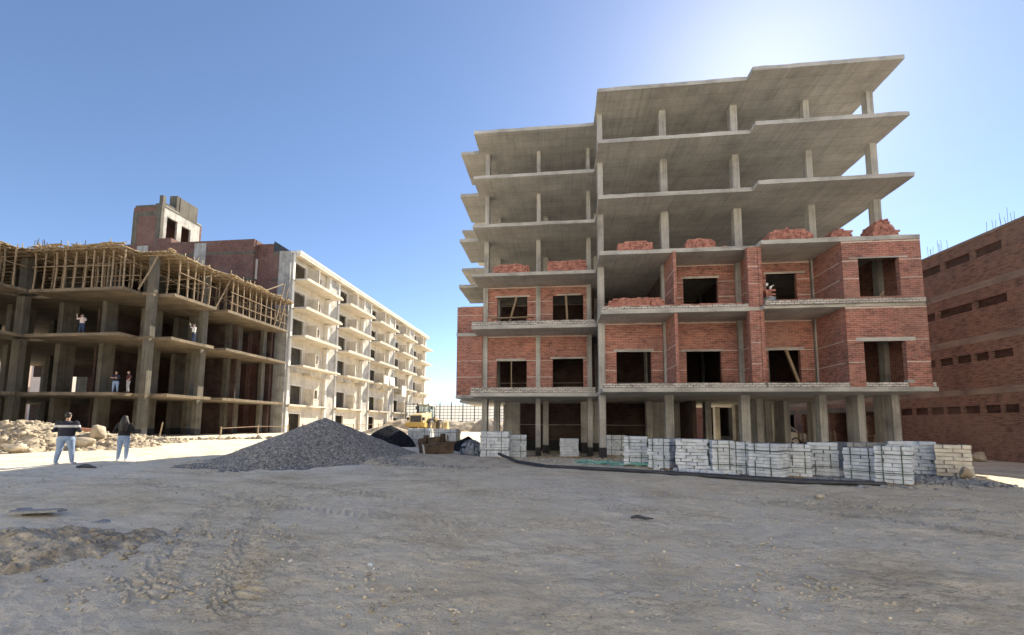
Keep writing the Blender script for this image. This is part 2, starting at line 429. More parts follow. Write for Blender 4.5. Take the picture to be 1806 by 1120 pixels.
# ================================================================== the big unfinished building on the right
ZS = [2.87, 6.25, 8.95, 11.54, 14.16, 16.65]        # undersides of the six slabs
TH = .17
def outline_slab(x0, x1, y0, y1, z0, z1, seed=0, jit=.012, seg=.45):
    mb = MB(); pts = []
    def run(a, b):
        n = max(1, int((Vector(b) - Vector(a)).length / seg))
        for k in range(n): t = k / n; pts.append((a[0] + (b[0] - a[0]) * t, a[1] + (b[1] - a[1]) * t))
    c = [(x0, y0), (x1, y0), (x1, y1), (x0, y1)]
    for k in range(4): run(c[k], c[(k + 1) % 4])
    rg = random.Random(seed + int(z0 * 100))
    top = [(x + rg.uniform(-jit, jit), y + rg.uniform(-jit, jit), z1 + rg.uniform(-jit, jit) * 1.2) for x, y in pts]
    bot = [(x + rg.uniform(-jit, jit), y + rg.uniform(-jit, jit), z0) for x, y in pts]
    n = len(pts)
    for k in range(n): mb.quad([bot[k], bot[(k + 1) % n], top[(k + 1) % n], top[k]], 1)
    mb.quad([(x0 + .02, y0 + .02, z1 - .004), (x1 - .02, y0 + .02, z1 - .004), (x1 - .02, y1 - .02, z1 - .004), (x0 + .02, y1 - .02, z1 - .004)], 0)
    inner = [(min(max(x, x0 + .02), x1 - .02), min(max(y, y0 + .02), y1 - .02), z1 - .004) for x, y in pts]
    for k in range(n): mb.quad([top[k], top[(k + 1) % n], inner[(k + 1) % n], inner[k]], 0)
    mb.quad([(p[0], p[1], p[2]) for p in bot[::-1]], 0, [(p[0], p[1]) for p in bot[::-1]])
    return mb
def wall_panel(mb, axis, p0, p1, a0, a1, z0, z1, holes=(), mi=0):
    """axis 'x': wall runs along x between a0,a1 and is p0..p1 thick in y; 'y': the other way round. holes: (b0,b1,zb,zt)"""
    xs = sorted({a0, a1, *[h[0] for h in holes], *[h[1] for h in holes]})
    zs = sorted({z0, z1, *[h[2] for h in holes], *[h[3] for h in holes]})
    xs = [x for x in xs if a0 <= x <= a1]; zs = [z for z in zs if z0 <= z <= z1]
    for i in range(len(xs) - 1):
        k = 0
        while k < len(zs) - 1:
            def solid(q): 
                cx, cz = (xs[i] + xs[i + 1]) / 2, (zs[q] + zs[q + 1]) / 2
                return not any(h[0] < cx < h[1] and h[2] < cz < h[3] for h in holes)
            if not solid(k): k += 1; continue
            e = k
            while e + 1 < len(zs) - 1 and solid(e + 1): e += 1
            if axis == 'x': mb.box(xs[i], xs[i + 1], p0, p1, zs[k], zs[e + 1], mi)
            else: mb.box(p0, p1, xs[i], xs[i + 1], zs[k], zs[e + 1], mi)
            k = e + 1
    return mb
BIG = thing("concrete_building", (5, 26, 0), "large six storey concrete frame block with red brick infill on its lower floors", "building")
SLAB = [MT['slab'], MT['edge']]
for i, z in enumerate(ZS):
    cv = 18.1 if i == 0 else (18.4 if i == 1 else 18.62)
    outline_slab(1.752, 8.248, cv, 33.9, z, z + TH, 1).build("floor_slab", SLAB, BIG)
    outline_slab(8.25, 14.2 if i else 14.42, 18.1, 33.86, z, z + TH + .004, 2).build("floor_slab", SLAB, BIG)
    outline_slab(-4.43, 1.75, 20.85, 33.88, z, z + TH - .004, 3).build("floor_slab", SLAB, BIG)
    s1 = -5.5 if i > 1 else -5.58
    outline_slab(s1, -4.432, 22.5, 25.6, z + .002, z + TH, 4).build("balcony_slab", SLAB, BIG)
    outline_slab(-6.4, -4.434, 26.9, 33.0, z + .003, z + TH, 5).build("balcony_slab", SLAB, BIG)  # rear balconies drawn out wider to push the cast shadow further left
    if i in (3, 4): outline_slab(14.202, 15.2, 29, 31.5, z + .003, z + TH, 6).build("balcony_slab", SLAB, BIG)
# columns, each storey of each column its own part
cols = []
for (x0, x1, y0, y1) in ((1.8, 2.09, 20.1, 20.6), (4.74, 5.10, 20.1, 20.45), (8.0, 8.36, 20.1, 20.45), (11.24, 11.54, 20.1, 20.45),
                         (-4.15, -3.88, 22.6, 23.2), (-1.28, -1.03, 22.6, 23.2), (1.42, 1.66, 22.6, 23.2),
                         (13.80, 14.12, 19.85, 20.2)):
    cols.append((x0, x1, y0, y1))
for yy in (25.2, 29.4, 33.0):
    for xx in (-3.9, -1.0, 2.0, 4.9, 8.1, 11.3, 13.7): cols.append((xx, xx + .32, yy, yy + .5))
for (x0, x1, y0, y1) in cols:
    for i in range(6):
        if i == 0:
            zb = zg((x0 + x1) / 2, y0) - .3
            g0 = zb + .3
            if x0 == 13.80: x0, x1, y0, y1 = 14.0, 14.30, 19.9, 21.0
            c = MB(); c.box(x0, x1, y0, y1, g0 + .48, ZS[0] + .01, 0); c.box(x0 - .012, x1 + .012, y0 - .012, y1 + .012, zb, g0 + .482, 1)
            c.build("column", [MT['col'], MT['black']], BIG)
            if x0 == 14.0: x0, x1, y0, y1 = 13.80, 14.12, 19.85, 20.2
        else:
            if y0 > 24 and i > 2 and y0 > 30: continue
            w = .05 if i > 3 else (.025 if i > 2 else 0)
            MB().box(x0 + w, x1, y0, y1, ZS[i - 1] + TH - .02, ZS[i] + .01).build("column", MT['col'], BIG)
# an extra blade on the ground floor, right wing
for (x0, x1, y0, y1) in ((12.78, 13.06, 20.1, 20.9), (9.9, 10.2, 23.0, 24.2), (11.9, 12.2, 24.5, 25.6)):
    c = MB(); c.box(x0, x1, y0, y1, .45, ZS[0] + .01, 0); c.box(x0 - .012, x1 + .012, y0 - .012, y1 + .012, -.3, .452, 1); c.build("column", [MT['col'], MT['black']], BIG)
BR = [MT['brick'], MT['mortar']]
def bands(mb, axis, p, a0, a1, zs, holes=(), th=.028):
    """proud pale mortar beds on the outer face p"""
    for z in zs:
        segs = [(a0, a1)]
        for h in holes:
            if h[2] - .02 < z < h[3] - .02:
                segs = [q for s in segs for q in ((s[0], min(s[1], h[0])), (max(s[0], h[1]), s[1])) if q[1] - q[0] > .03]
        for s in segs:
            n = max(1, int((s[1] - s[0]) / .5)); rg = random.Random(int(z * 1000 + s[0] * 70))
            for k in range(n):
                b0 = s[0] + (s[1] - s[0]) * k / n; b1 = s[0] + (s[1] - s[0]) * (k + 1) / n - .004; dz = rg.uniform(-.008, .008); t2 = th * rg.uniform(.6, 1.15)
                if axis == 'x': mb.box(b0, b1, p - .004, p + .01, z + dz - t2 / 2, z + dz + t2 / 2, 1)
                elif axis == 'y-': mb.box(p - .004, p + .01, b0, b1, z + dz - t2 / 2, z + dz + t2 / 2, 1)
                else: mb.box(p - .01, p + .004, b0, b1, z + dz - t2 / 2, z + dz + t2 / 2, 1)
def brick_x(p, a0, a1, z0, z1, holes=(), zb=(), th=.2, top=True, mats=None):
    mb = MB(); wall_panel(mb, 'x', p, p + th, a0, a1, z0 - .01, z1 + .01, holes); bands(mb, 'x', p, a0, a1, zb, holes)
    if top: bands(mb, 'x', p, a0, a1, [z1 - .05], (), .05)
    return mb.build("brick_wall", mats or BR, BIG)
def brick_y(p0, p1, a0, a1, z0, z1, holes=(), zb=(), face='y-', mats=None):
    mb = MB(); wall_panel(mb, 'y', p0, p1, a0, a1, z0 - .01, z1 + .01, holes); bands(mb, face, p0 if face == 'y-' else p1, a0, a1, zb, holes)
    return mb.build("brick_wall", mats or BR, BIG)
B1, B2 = (4.02, 4.9), (7.4, 8.12)
t1, t2 = ZS[0] + TH, ZS[1] + TH
# left part
h = (-3.38, -1.76, t1, 4.92); brick_x(22.66, -3.885, -1.275, t1, ZS[1], [h], B1)
h = (-.38, 1.22, t1, 4.98); brick_x(22.66, -1.035, 1.425, t1, ZS[1], [h], B1)
h = (-3.38, -1.74, t2, 8.38); brick_x(22.66, -3.885, -1.275, t2, ZS[2], [h], B2)
h = (-.37, 1.25, t2, 8.40); brick_x(22.66, -1.035, 1.425, t2, ZS[2], [h], B2)
brick_x(22.55, -5.56, -4.155, t1, ZS[1], (), B1, top=False); brick_y(-5.56, -5.4, 22.76, 25.5, t1, ZS[1], (), B1)
brick_x(22.55, -5.56, -4.155, t2, 7.86, (), (7.4,), top=False); brick_y(-5.56, -5.4, 22.76, 25.5, t2, 7.86)
# centre part
h = (2.61, 4.19, t1, 4.92); brick_x(20.18, 2.095, 4.715, t1, ZS[1], [h], B1)
h = (5.74, 7.27, t1, 4.87); brick_x(20.18, 5.125, 7.975, t1, ZS[1], [h], B1)
h = (5.69, 7.23, t2, 8.29); brick_x(20.18, 5.125, 7.975, t2, ZS[2], [h], B2)
for a, b, zz in ((t1, ZS[1], B1), (t2, ZS[2], B2)):
    brick_y(4.84, 4.97, 18.52, 20.17, a, b, (), zz)
    brick_x(18.38, 7.8, 8.2, a, b, (), zz, .25, False); brick_y(8.21, 8.35, 18.36, 20.17, a, b, (), zz)
# right wing
h = (9.27, 10.62, t1, 4.91); brick_x(20.18, 8.405, 11.195, t1, ZS[1], [h], B1)
h = (9.33, 10.63, t2, 8.39); brick_x(20.18, 8.405, 11.195, t2, ZS[2], [h], B2)
h = (11.89, 13.4, t1, 4.85); brick_x(18.12, 11.3, 14.24, t1, ZS[1], [h], B1)
h = (11.88, 13.39, 6.65, 8.21); brick_x(18.12, 11.3, 14.2, t2, ZS[2], [h], B2)
for a, b, zz in ((t1, ZS[1], B1), (t2, ZS[2], B2)):
    brick_y(11.3, 11.45, 18.325, 20.17, a, b, (), zz); brick_y(14.0, 14.19, 18.325, 33, a, b, (), zz, 'y+')
# inner partitions added to keep the openings dark, shade painted into their brick
ID = [MT['brickshaded'], MT['mortar']]
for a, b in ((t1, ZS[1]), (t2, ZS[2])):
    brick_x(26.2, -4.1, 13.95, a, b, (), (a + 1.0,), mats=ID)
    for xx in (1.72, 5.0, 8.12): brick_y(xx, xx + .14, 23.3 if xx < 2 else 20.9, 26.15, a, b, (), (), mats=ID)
# ground floor back walls
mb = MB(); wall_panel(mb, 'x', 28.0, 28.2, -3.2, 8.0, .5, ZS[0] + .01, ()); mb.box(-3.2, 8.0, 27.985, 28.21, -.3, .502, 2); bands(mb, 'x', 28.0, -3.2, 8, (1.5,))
mb.build("ground_floor_wall", [MT['brickshaded'], MT['mortar'], MT['black']], BIG)
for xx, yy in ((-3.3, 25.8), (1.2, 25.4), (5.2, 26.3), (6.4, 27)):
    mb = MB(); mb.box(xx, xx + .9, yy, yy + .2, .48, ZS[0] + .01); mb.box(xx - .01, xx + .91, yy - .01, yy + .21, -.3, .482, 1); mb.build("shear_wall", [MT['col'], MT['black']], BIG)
mb = MB(); mb.box(2.3, 2.5, 26, 28.0, -.3, ZS[0] + .01); mb.build("ground_floor_wall", MT['brickshaded'], BIG); MB().box(7.2, 7.4, 24.5, 28, -.3, ZS[0] + .01).build("ground_floor_wall", MT['brickshaded'], BIG)
# pale block courses along the slab edges
def course(x0, x1, y, z0, z1, d=.14):
    mb = MB(); x = x0; rg = random.Random(int(x0 * 31 + z0 * 17)); 
    while x < x1 - .05:
        w = min(.42 + rg.uniform(-.03, .03), x1 - x)
        mb.box(x, x + w - .006, y + rg.uniform(0, .012), y + d, z0, z1 + rg.uniform(-.015, .012)); x += w
    return mb.build("edge_course", MT['whitebrick'], BIG)
course(1.78, 8.22, 18.13, t1, t1 + .2); course(8.26, 14.38, 18.13, t1 + .006, t1 + .19); course(-4.41, 1.7, 20.88, t1, 3.32)
course(1.8, 8.2, 18.43, t2, t2 + .15); course(8.26, 14.17, 18.108 if False else 18.0, 6.36, t2 + .14, .095); course(-4.4, 1.72, 20.88, t2, t2 + .22)
mb = MB()
for x0, x1, y in ((1.9, 7.75, 18.62), (8.4, 11.25, 18.3), (-4.3, 1.6, 21.06)):
    x = x0
    while x < x1 - .1: mb.box(x, x + .235, y, y + .11, t2 - .002, t2 + .24 + random.uniform(-.01, .01)); x += .25
mb.build("brick_kerb", MT['brickpile'], BIG)
# lintels
def lintel(x0, x1, y, z, t=.09):
    MB().box(x0, x1, y - .006, y + .15, z, z + t).build("lintel", MT['edge'], BIG)
for a in ((-3.9 + .5, -1.74 - .1, 22.66, 4.92), (-.5, 1.35, 22.66, 4.98), (-3.5, -1.6, 22.66, 8.38), (-.15, 1.1, 22.66, 8.40), (2.5, 4.3, 20.18, 4.92), (5.55, 7.4, 20.18, 4.87), (5.6, 7.3, 20.18, 8.29), (9.1, 10.8, 20.18, 4.91), (9.25, 11.0, 20.18, 8.39), (11.62, 13.75, 18.12, 4.85, .15), (11.55, 13.7, 18.12, 8.21, .06)):
    lintel(*a)
MB().box(13.37, 13.6, 18.1, 18.3, 3.2, 3.32).build("sill_block", MT['edge'], BIG)

# ------------------------------------------------------------------ loose bricks stacked on the slabs
def brick_stack(name, x0, x1, y0, y1, z, hgt, label, seed, slope=.0, drop=0):
    t = None; rg = random.Random(seed); mb = MB(); rows = int(hgt / .085)
    for r in range(rows):
        zz = z + r * .085; inset = r * slope
        a0, a1, b0, b1 = x0 + inset, x1 - inset * 1.0, y0 + inset * .5, y1 - inset * .5
        if r == rows - 1 and drop: a0 += rg.uniform(.1, .35) * drop; a1 -= rg.uniform(.15, .4) * drop
        w = .135 if r % 2 else .25
        def put(x, y, sx, sy): mb.obox((x + rg.uniform(-.012, .012), y + rg.uniform(-.015, .015), zz + .041), (sx * .93, sy * .93, .074), (0, 0, rg.uniform(-.06, .06)))
        x = a0
        while x + w * .8 < a1:
            put(x + w / 2, b0 + .06, w, .12); put(x + w / 2, b1 - .06, w, .12); x += w + .003
        y = b0 + .12
        while y + .2 < b1 - .1: put(a0 + .06, y + .12, .12, .24); put(a1 - .06, y + .12, .12, .24); y += .25
        if r >= rows - 2:
            y = b0 + .18
            while y < b1 - .15:
                x = a0 + .13
                while x < a1 - .25: put(x + .12, y, .24, .12); x += .25
                y += .125
        else: mb.box(a0 + .11, a1 - .11, b0 + .11, b1 - .11, zz, zz + .085)
    ins = rows * slope + .12 + (.4 if drop else 0)
    for k in range(6):
        if x1 - x0 > 2 * ins + .3: mb.obox((rg.uniform(x0 + ins, x1 - ins), rg.uniform(y0 + .15, y1 - .15), z + rows * .085 + .036), (.24, .115, .075), (0, 0, rg.uniform(0, 3)))
    o = mb.build(name, MT['brickpile']); 
    return props(o, label, "brick stack", "stacks of loose red bricks on the slabs")
z3 = ZS[2] + TH; z2 = ZS[1] + TH
brick_stack("brick_stack", -3.45, -1.5, 21.25, 22.1, z3, .64, "loose red brick stack between the two left columns on the third slab", 1, .012, 1)
brick_stack("brick_stack", -.66, 1.4, 21.25, 22.1, z3, .68, "loose red brick stack beside the tall centre column on the third slab", 2, .01, 0)
brick_stack("brick_stack", 2.55, 4.2, 19.0, 19.9, z3, .66, "stepped red brick stack in the bay right of the tall centre column", 3, .012, 1)
brick_stack("brick_stack", 5.45, 6.95, 19.0, 19.9, z3, .66, "narrow topped red brick stack in the bay below the sun", 4, .03, 0)
brick_stack("brick_stack", 7.0, 7.5, 19.1, 19.6, z3, .30, "very low red brick stack in front of a dim column on the third slab", 14, .02, 0)
brick_stack("brick_stack", 8.75, 10.7, 18.6, 19.5, z3, .72, "widest red brick stack on the right wing slab, left of its slim column", 5, .02, 1)
brick_stack("brick_stack", 11.35, 12.5, 18.9, 20.0, z3, .80, "ragged red brick stack with open sky on its right side", 6, .025, 1)
brick_stack("brick_stack", 12.7, 13.95, 18.5, 19.6, z3, .86, "red brick heap around the foot of the outer corner column", 7, .035, 0)
brick_stack("brick_stack", 2.05, 4.6, 18.68, 19.3, z2, .62, "long low red brick stack filling the open bay on the second slab", 8, .02, 1)
# a small stack standing on a drum, beside the wall opening
dr = MB(); dr.disc_rev((8.93, 19.1, z2), (0, 0, 1), [(.0, 0), (.24, 0), (.25, .03), (.235, .05), (.235, .24), (.25, .26), (.235, .28), (.235, .5), (.25, .52), (.24, .55), (0, .55)], 18)
props(dr.build("drum", MT['tarp']), "blue grey drum standing at the brick pier on the second slab", "drum")
bs = brick_stack("brick_stack", 8.72, 9.12, 18.95, 19.25, z2 + .55, .40, "small brick stack on top of the blue grey drum", 9, 0, 0)
pl = MB(); pl.obox((8.83, 19.1, z2 + 1.13), (.09, .12, .13), (0, .3, .2)); pl.obox((9.03, 19.1, z2 + 1.06), (.2, .1, .03), (0, -.35, .1)); pl.obox((9.0, 19.1, z2 + 1.0), (.06, .06, .14), (0, .5, 0))
props(pl.build("broken_tiles", MT['white']), "pale broken tile pieces lying on the small brick stack", "tile pieces")
# ------------------------------------------------------------------ timber props and boards in the openings
def stick(name, a, b, w, label, cat, group=None, mat='wood', h=None):
    mid = (Vector(a) + Vector(b)) / 2
    mb = MB().bar(a, b, w, h); o = mb.build(name, MT[mat])
    return props(o, label, cat, group)
stick("timber_prop", (-2.78, 22.2, t2), (-2.32, 22.62, 8.36), .09, "leaning raw timber prop in the upper left window opening", "prop")
stick("timber_prop", (.42, 22.3, t2), (.33, 22.62, 8.38), .1, "near upright timber prop halving the window left of the tall column", "prop")
stick("timber_prop", (-2.56, 22.5, t1), (-2.58, 22.62, 4.9), .05, "thin timber prop in the lowest left window opening", "prop")
stick("timber_prop", (10.35, 19.7, t1), (9.98, 20.12, 4.88), .1, "slanted pale timber prop across the dark doorway of the right wing", "prop")
stick("timber_prop", (12.72, 18.3, 6.66), (12.78, 18.16, 6.86), .05, "short timber stub on the sill of the upper right window", "offcut")
stick("scaffold_board", (-3.75, 21.6, 6.95), (-1.35, 21.62, 7.0), .2, "pale scaffold board laid across bricks below the upper left window", "board", h=.05)
for k, xx in enumerate((-3.6, -1.55)):
    mb = MB()
    for r in range(6): mb.obox((xx, 21.6, z2 + .04 + r * .082), (.26, .24, .075), (0, 0, random.uniform(-.1, .1)))
    props(mb.build("brick_stack", MT['brickpile']), ("left" if k == 0 else "right") + " little brick pier under the scaffold board", "brick stack", "brick piers under the board")

# ================================================================== brick building at the right edge
def build_right_block():
    rot = math.atan(.05)
    T = thing("brick_building", (19.5, 20, 0), "dark red brick block with rows of small blind windows at the right edge", "building", rot=rot)
    # local frame: x = away from the site, y = along the wall
    holes = []
    wins = {0: [(20.62, 21.25), (21.37, 22.08), (22.26, 23.01), (23.18, 23.94), (24.06, 24.82), (24.95, 25.74), (25.9, 26.7)],
            1: [(20.64, 21.5), (21.66, 22.3), (22.46, 23.2), (23.36, 24.1), (24.3, 25.1)],
            2: [(20.67, 22.0), (22.2, 23.9), (24.1, 25.5)], 3: [(20.68, 21.9), (22.1, 23.4), (23.6, 24.9), (25.1, 26.2)]}
    tops = {0: 2.51, 1: 4.95, 2: 7.40, 3: 9.80}
    for k, ws in wins.items():
        for a, b in ws: holes.append((a - 20, b - 20, tops[k] - .36 - .04 * k * .3, tops[k]))
    doors = [(27.5, 29.9), (30.8, 32.7), (33.7, 35.9), (36.9, 39.2)]
    for a, b in doors: holes.append((a - 20, b - 20, .25, 2.42))
    mb = MB(); wall_panel(mb, 'y', 0, .25, -13, 40, -.5, 10.30, holes)
    mb.box(.25, 14, -13, 7.4, -.5, 10.28); mb.box(.25, 14, 7.4, 40, 2.8, 10.28); mb.box(5, 14, 7.4, 40, -.5, 2.8); mb.box(.25, 5, 39.7, 40, -.5, 2.8)
    for y in (9.6, 12.6, 15.6): mb.box(.25, 5, y, y + .2, -.5, 2.8)
    mb.build("wall", [MT['brickwine'], MT['edge']], T, local=True)
    for zb in (3.02, 5.45, 7.92):
        MB().box(-.012, .1, -12.99, 40.01, zb, zb + .30).build("slab_band", MT['bandbrown'], T, local=True)
    MB().box(-.03, 14.02, -13.02, 40.02, 10.30, 10.42).build("roof_slab", MT['bandbrown'], T, local=True)
    for k, ws in wins.items():
        for a, b in ws:
            z1 = tops[k]; z0 = z1 - .36 - .012 * k
            MB().box(.12, .249, a - 20.005, b - 19.995, z0 - .002, z1 + .002).build("blind_window", MT['brickshaded'], T, local=True)
    for a, b in doors: MB().box(-.02, .2, a - 20.3, b - 19.7, 2.425, 2.78).build("lintel", MT['lcol'], T, local=True)
    for y0 in (4.1, .87):
        mb = MB()
        for k in range(9):
            xx, yy = .2 + random.uniform(0, .4), y0 - .55 + k * .14; hh = random.uniform(.45, .85)
            mb.tube([(xx, yy, 10.4), (xx + random.uniform(-.04, .04), yy + random.uniform(-.05, .05), 10.42 + hh)], .007, 5)
        mb.build("starter_bars", MT['rebar'], T, local=True)
MT['brickwine'] = mat_brick("brown_red_brick", (.215, .115, .088), (.165, .088, .068), (.25, .19, .155), pale=.12)
MT['bandbrown'] = mat_concrete("brown_grey_concrete", (.30, .24, .20), (1, .5, 5), .3)
build_right_block()

# ================================================================== unfinished frame with formwork, far left
LF = thing("frame_building", (-36, 36, .3), "open concrete frame of three tan storeys carrying timber formwork, left side", "building")
LZ = [3.50, 8.05, 11.60]; LT = .24
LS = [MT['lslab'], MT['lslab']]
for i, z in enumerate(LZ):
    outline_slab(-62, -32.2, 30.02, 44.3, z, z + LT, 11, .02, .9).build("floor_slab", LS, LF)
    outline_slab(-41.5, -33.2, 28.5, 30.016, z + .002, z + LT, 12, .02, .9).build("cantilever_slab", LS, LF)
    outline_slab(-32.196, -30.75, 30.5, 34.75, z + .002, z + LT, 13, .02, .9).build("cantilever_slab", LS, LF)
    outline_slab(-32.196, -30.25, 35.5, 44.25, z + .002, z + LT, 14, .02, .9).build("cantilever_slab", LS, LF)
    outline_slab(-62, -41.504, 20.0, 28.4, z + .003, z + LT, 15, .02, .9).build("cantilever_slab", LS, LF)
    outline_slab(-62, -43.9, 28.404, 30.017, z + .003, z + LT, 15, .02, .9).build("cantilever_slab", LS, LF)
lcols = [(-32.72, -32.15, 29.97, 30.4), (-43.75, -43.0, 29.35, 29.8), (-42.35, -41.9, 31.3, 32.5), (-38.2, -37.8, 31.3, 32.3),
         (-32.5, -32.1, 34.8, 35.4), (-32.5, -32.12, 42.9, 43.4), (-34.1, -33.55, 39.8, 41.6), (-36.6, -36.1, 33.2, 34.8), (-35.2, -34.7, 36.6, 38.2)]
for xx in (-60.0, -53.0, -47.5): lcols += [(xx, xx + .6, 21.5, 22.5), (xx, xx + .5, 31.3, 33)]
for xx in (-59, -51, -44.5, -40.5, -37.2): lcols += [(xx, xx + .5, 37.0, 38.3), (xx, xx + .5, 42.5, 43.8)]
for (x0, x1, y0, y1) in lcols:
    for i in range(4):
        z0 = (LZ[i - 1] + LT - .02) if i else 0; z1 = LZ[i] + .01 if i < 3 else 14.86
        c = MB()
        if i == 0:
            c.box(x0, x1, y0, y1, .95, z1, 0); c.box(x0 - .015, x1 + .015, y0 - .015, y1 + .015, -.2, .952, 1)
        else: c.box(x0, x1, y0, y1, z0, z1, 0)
        c.build("column", [MT['lcol'], MT['black']], LF)
# masonry at the back of the deep floors, shade put into its colour
for i in range(3):
    z0 = LZ[i - 1] + LT if i else .2
    for (a, b) in ((-45.5, -33),):
        mb = MB(); wall_panel(mb, 'x', 40.2, 40.4, a, b, z0 - .01, LZ[i] + .01, [(-44.5, -43.2, z0 + .9, z0 + 2.3)] if i else ()); mb.build("brick_wall", MT['brickshaded'], LF)
    mb = MB(); mb.box(-40.9, -40.7, 33.2, 40.19, z0 - .01, LZ[i] + .01); mb.build("brick_wall", MT['brickshaded'], LF)
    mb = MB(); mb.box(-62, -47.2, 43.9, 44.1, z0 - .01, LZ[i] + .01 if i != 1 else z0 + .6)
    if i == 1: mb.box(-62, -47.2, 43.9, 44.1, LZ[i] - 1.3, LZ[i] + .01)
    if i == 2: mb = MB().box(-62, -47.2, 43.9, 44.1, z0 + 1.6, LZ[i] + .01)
    mb.build("brick_wall", MT['brickshaded'], LF)
MB().box(-58, -33.6, 42.2, 42.4, LZ[2] + LT - .01, 14.9).build("brick_wall", MT['brickshaded'], LF)
MB().box(-33.6, -33.4, 35.6, 42.4, LZ[2] + LT - .01, 14.9).build("brick_wall", MT['brickshaded'], LF)
MB().box(-41.0, -40.8, 33.0, 42.19, LZ[2] + LT - .01, 14.9).build("brick_wall", MT['brickshaded'], LF)
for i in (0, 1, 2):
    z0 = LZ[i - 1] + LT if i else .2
    mb = MB(); mb.box(-33.5, -31.95, 43.95, 44.15, z0, LZ[i] + .01); mb.build("brick_wall", MT['brickshaded'], LF)
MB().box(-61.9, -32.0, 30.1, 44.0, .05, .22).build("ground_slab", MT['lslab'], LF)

# ---- timber props: one of each kind, then copies
def rough_pole(h, w, seed):
    rg = random.Random(seed); mb = MB(); n = 6; dx = rg.uniform(-.04, .04); dy = rg.uniform(-.04, .04)
    mb.tube([(dx * math.sin(k / n * 3.1), dy * math.sin(k / n * 3.1), h * k / n) for k in range(n + 1)], [w * rg.uniform(.9, 1.1) for _ in range(n + 1)], 6); return mb
PROTO = []
for k in range(4):
    o = rough_pole(3.02, .065, k).build("timber_prop", MT['wood']); PROTO.append(o)
G_PROP = "timber props holding up the formwork"
used = set()
def prop(x, y, z, lean=(0, 0), label="raw round timber prop standing between the top slab and the formwork deck"):
    k = random.randrange(4)
    if k in used: o = PROTO[k].copy(); COL.objects.link(o)
    else: o = PROTO[k]; used.add(k)
    o.location = (x, y, z); o.rotation_euler = (lean[0], lean[1], random.uniform(0, 6) if lean == (0, 0) else 0)
    props(o, label, "prop", G_PROP)
ZP = LZ[2] + LT
def jl(a=.02): return (random.uniform(-a, a), random.uniform(-a, a))
for r, y in enumerate((28.62, 29.7, 31.2)):
    x = -41.2
    while x < -33.3:
        prop(x + random.uniform(-.1, .1), y + random.uniform(-.06, .06), ZP, jl()); x += .86 if r == 0 else 1.05
for r, x in enumerate((-30.92, -32.1)):
    y = 31.0
    while y < 34.7: prop(x + random.uniform(-.05, .05), y + random.uniform(-.1, .1), ZP, jl()); y += .74 if r == 0 else 1.0
for r, x in enumerate((-30.42, -31.7, -33)):
    y = 35.95
    while y < 44.2: prop(x + random.uniform(-.05, .05), y + random.uniform(-.1, .1), ZP, jl()); y += .78 if r == 0 else 1.05
for r, x in enumerate((-41.7, -42.7)):
    for y in (20.9, 22.3, 23.8, 25.2, 26.5, 27.6): prop(x + random.uniform(-.1, .1), y, ZP, jl())
for x in (-44.0, -45.2, -46.4, -47.6): prop(x, 28.2, ZP, jl())
# leaning props and tall poles
def tpole(a, b, label, group=None, w=.065):
    mb = MB(); mb.tube([a, ((Vector(a) + Vector(b)) / 2) + Vector((.03, .02, 0)), b], w, 6); o = mb.build("timber_pole", MT['wood']); props(o, label, "pole", group)
tpole((-32.75, 29.3, ZP), (-31.85, 29.9, 14.9), "leaning timber pole crossing the corner column under the formwork")
tpole((-30.9, 34.75, ZP), (-30.55, 35.9, 14.9), "slanted timber pole between the two formwork decks on the sunny side")
tpole((-30.3, 41.9, ZP - .1), (-30.2, 43.2, 16.9), "first of two tall poles rising above the formwork deck near its far end")
tpole((-30.3, 42.7, ZP - .1), (-30.2, 43.8, 16.6), "second tall pole above the formwork deck, nearest the white apartments")
tpole((-30.35, 40.2, 15.1), (-30.25, 43.0, 16.75), "sloping timber brace tied to the two tall poles above the deck")
# horizontal braces
G_BR = "horizontal timber braces between the props"
def brace(a, b):
    props(MB().bar(a, b, .09, .05).build("timber_brace", MT['wood']), "thin horizontal timber brace nailed across the formwork props", "brace", G_BR)
for y, z in ((28.55, 13.55), (29.65, 13.1), (31.15, 13.3), (29.65, 14.2)): brace((-41.4, y, z + random.uniform(-.1, .1)), (-33.9 + random.uniform(-.5, 1.3), y, z))
for x in (-40.2, -38.3, -36.2, -34.3, -33.6): brace((x, 28.3, 14.2), (x + .1, 32.8, 13.9 + random.uniform(-.4, .2)))
for x, z in ((-30.86, 13.7), (-32.05, 13.2)): brace((x, 30.9, z), (x, 34.9, z - .1))
for x, z in ((-30.36, 13.6), (-31.65, 13.2), (-32.95, 13.4), (-30.36, 12.6)): brace((x, 35.8, z), (x, 44.4 if z > 12.7 else 44.0, z - .1))
for y in (31.6, 32.6, 33.6, 36.5, 37.7, 38.9, 40.1, 41.4, 42.6, 43.7): brace((-30.2 + random.uniform(-.5, .3), y, 13.25 + random.uniform(-.2, .2)), (-34.0, y + .1, 13.2 + random.uniform(-.3, .3)))
for x, z in ((-41.65, 13.6), (-42.7, 13.1)): brace((x, 20.5, z), (x, 28.3, z))
for y in (22, 24.4, 26.8): brace((-41.3, y, 13.8), (-45.5, y + .2, 13.7))
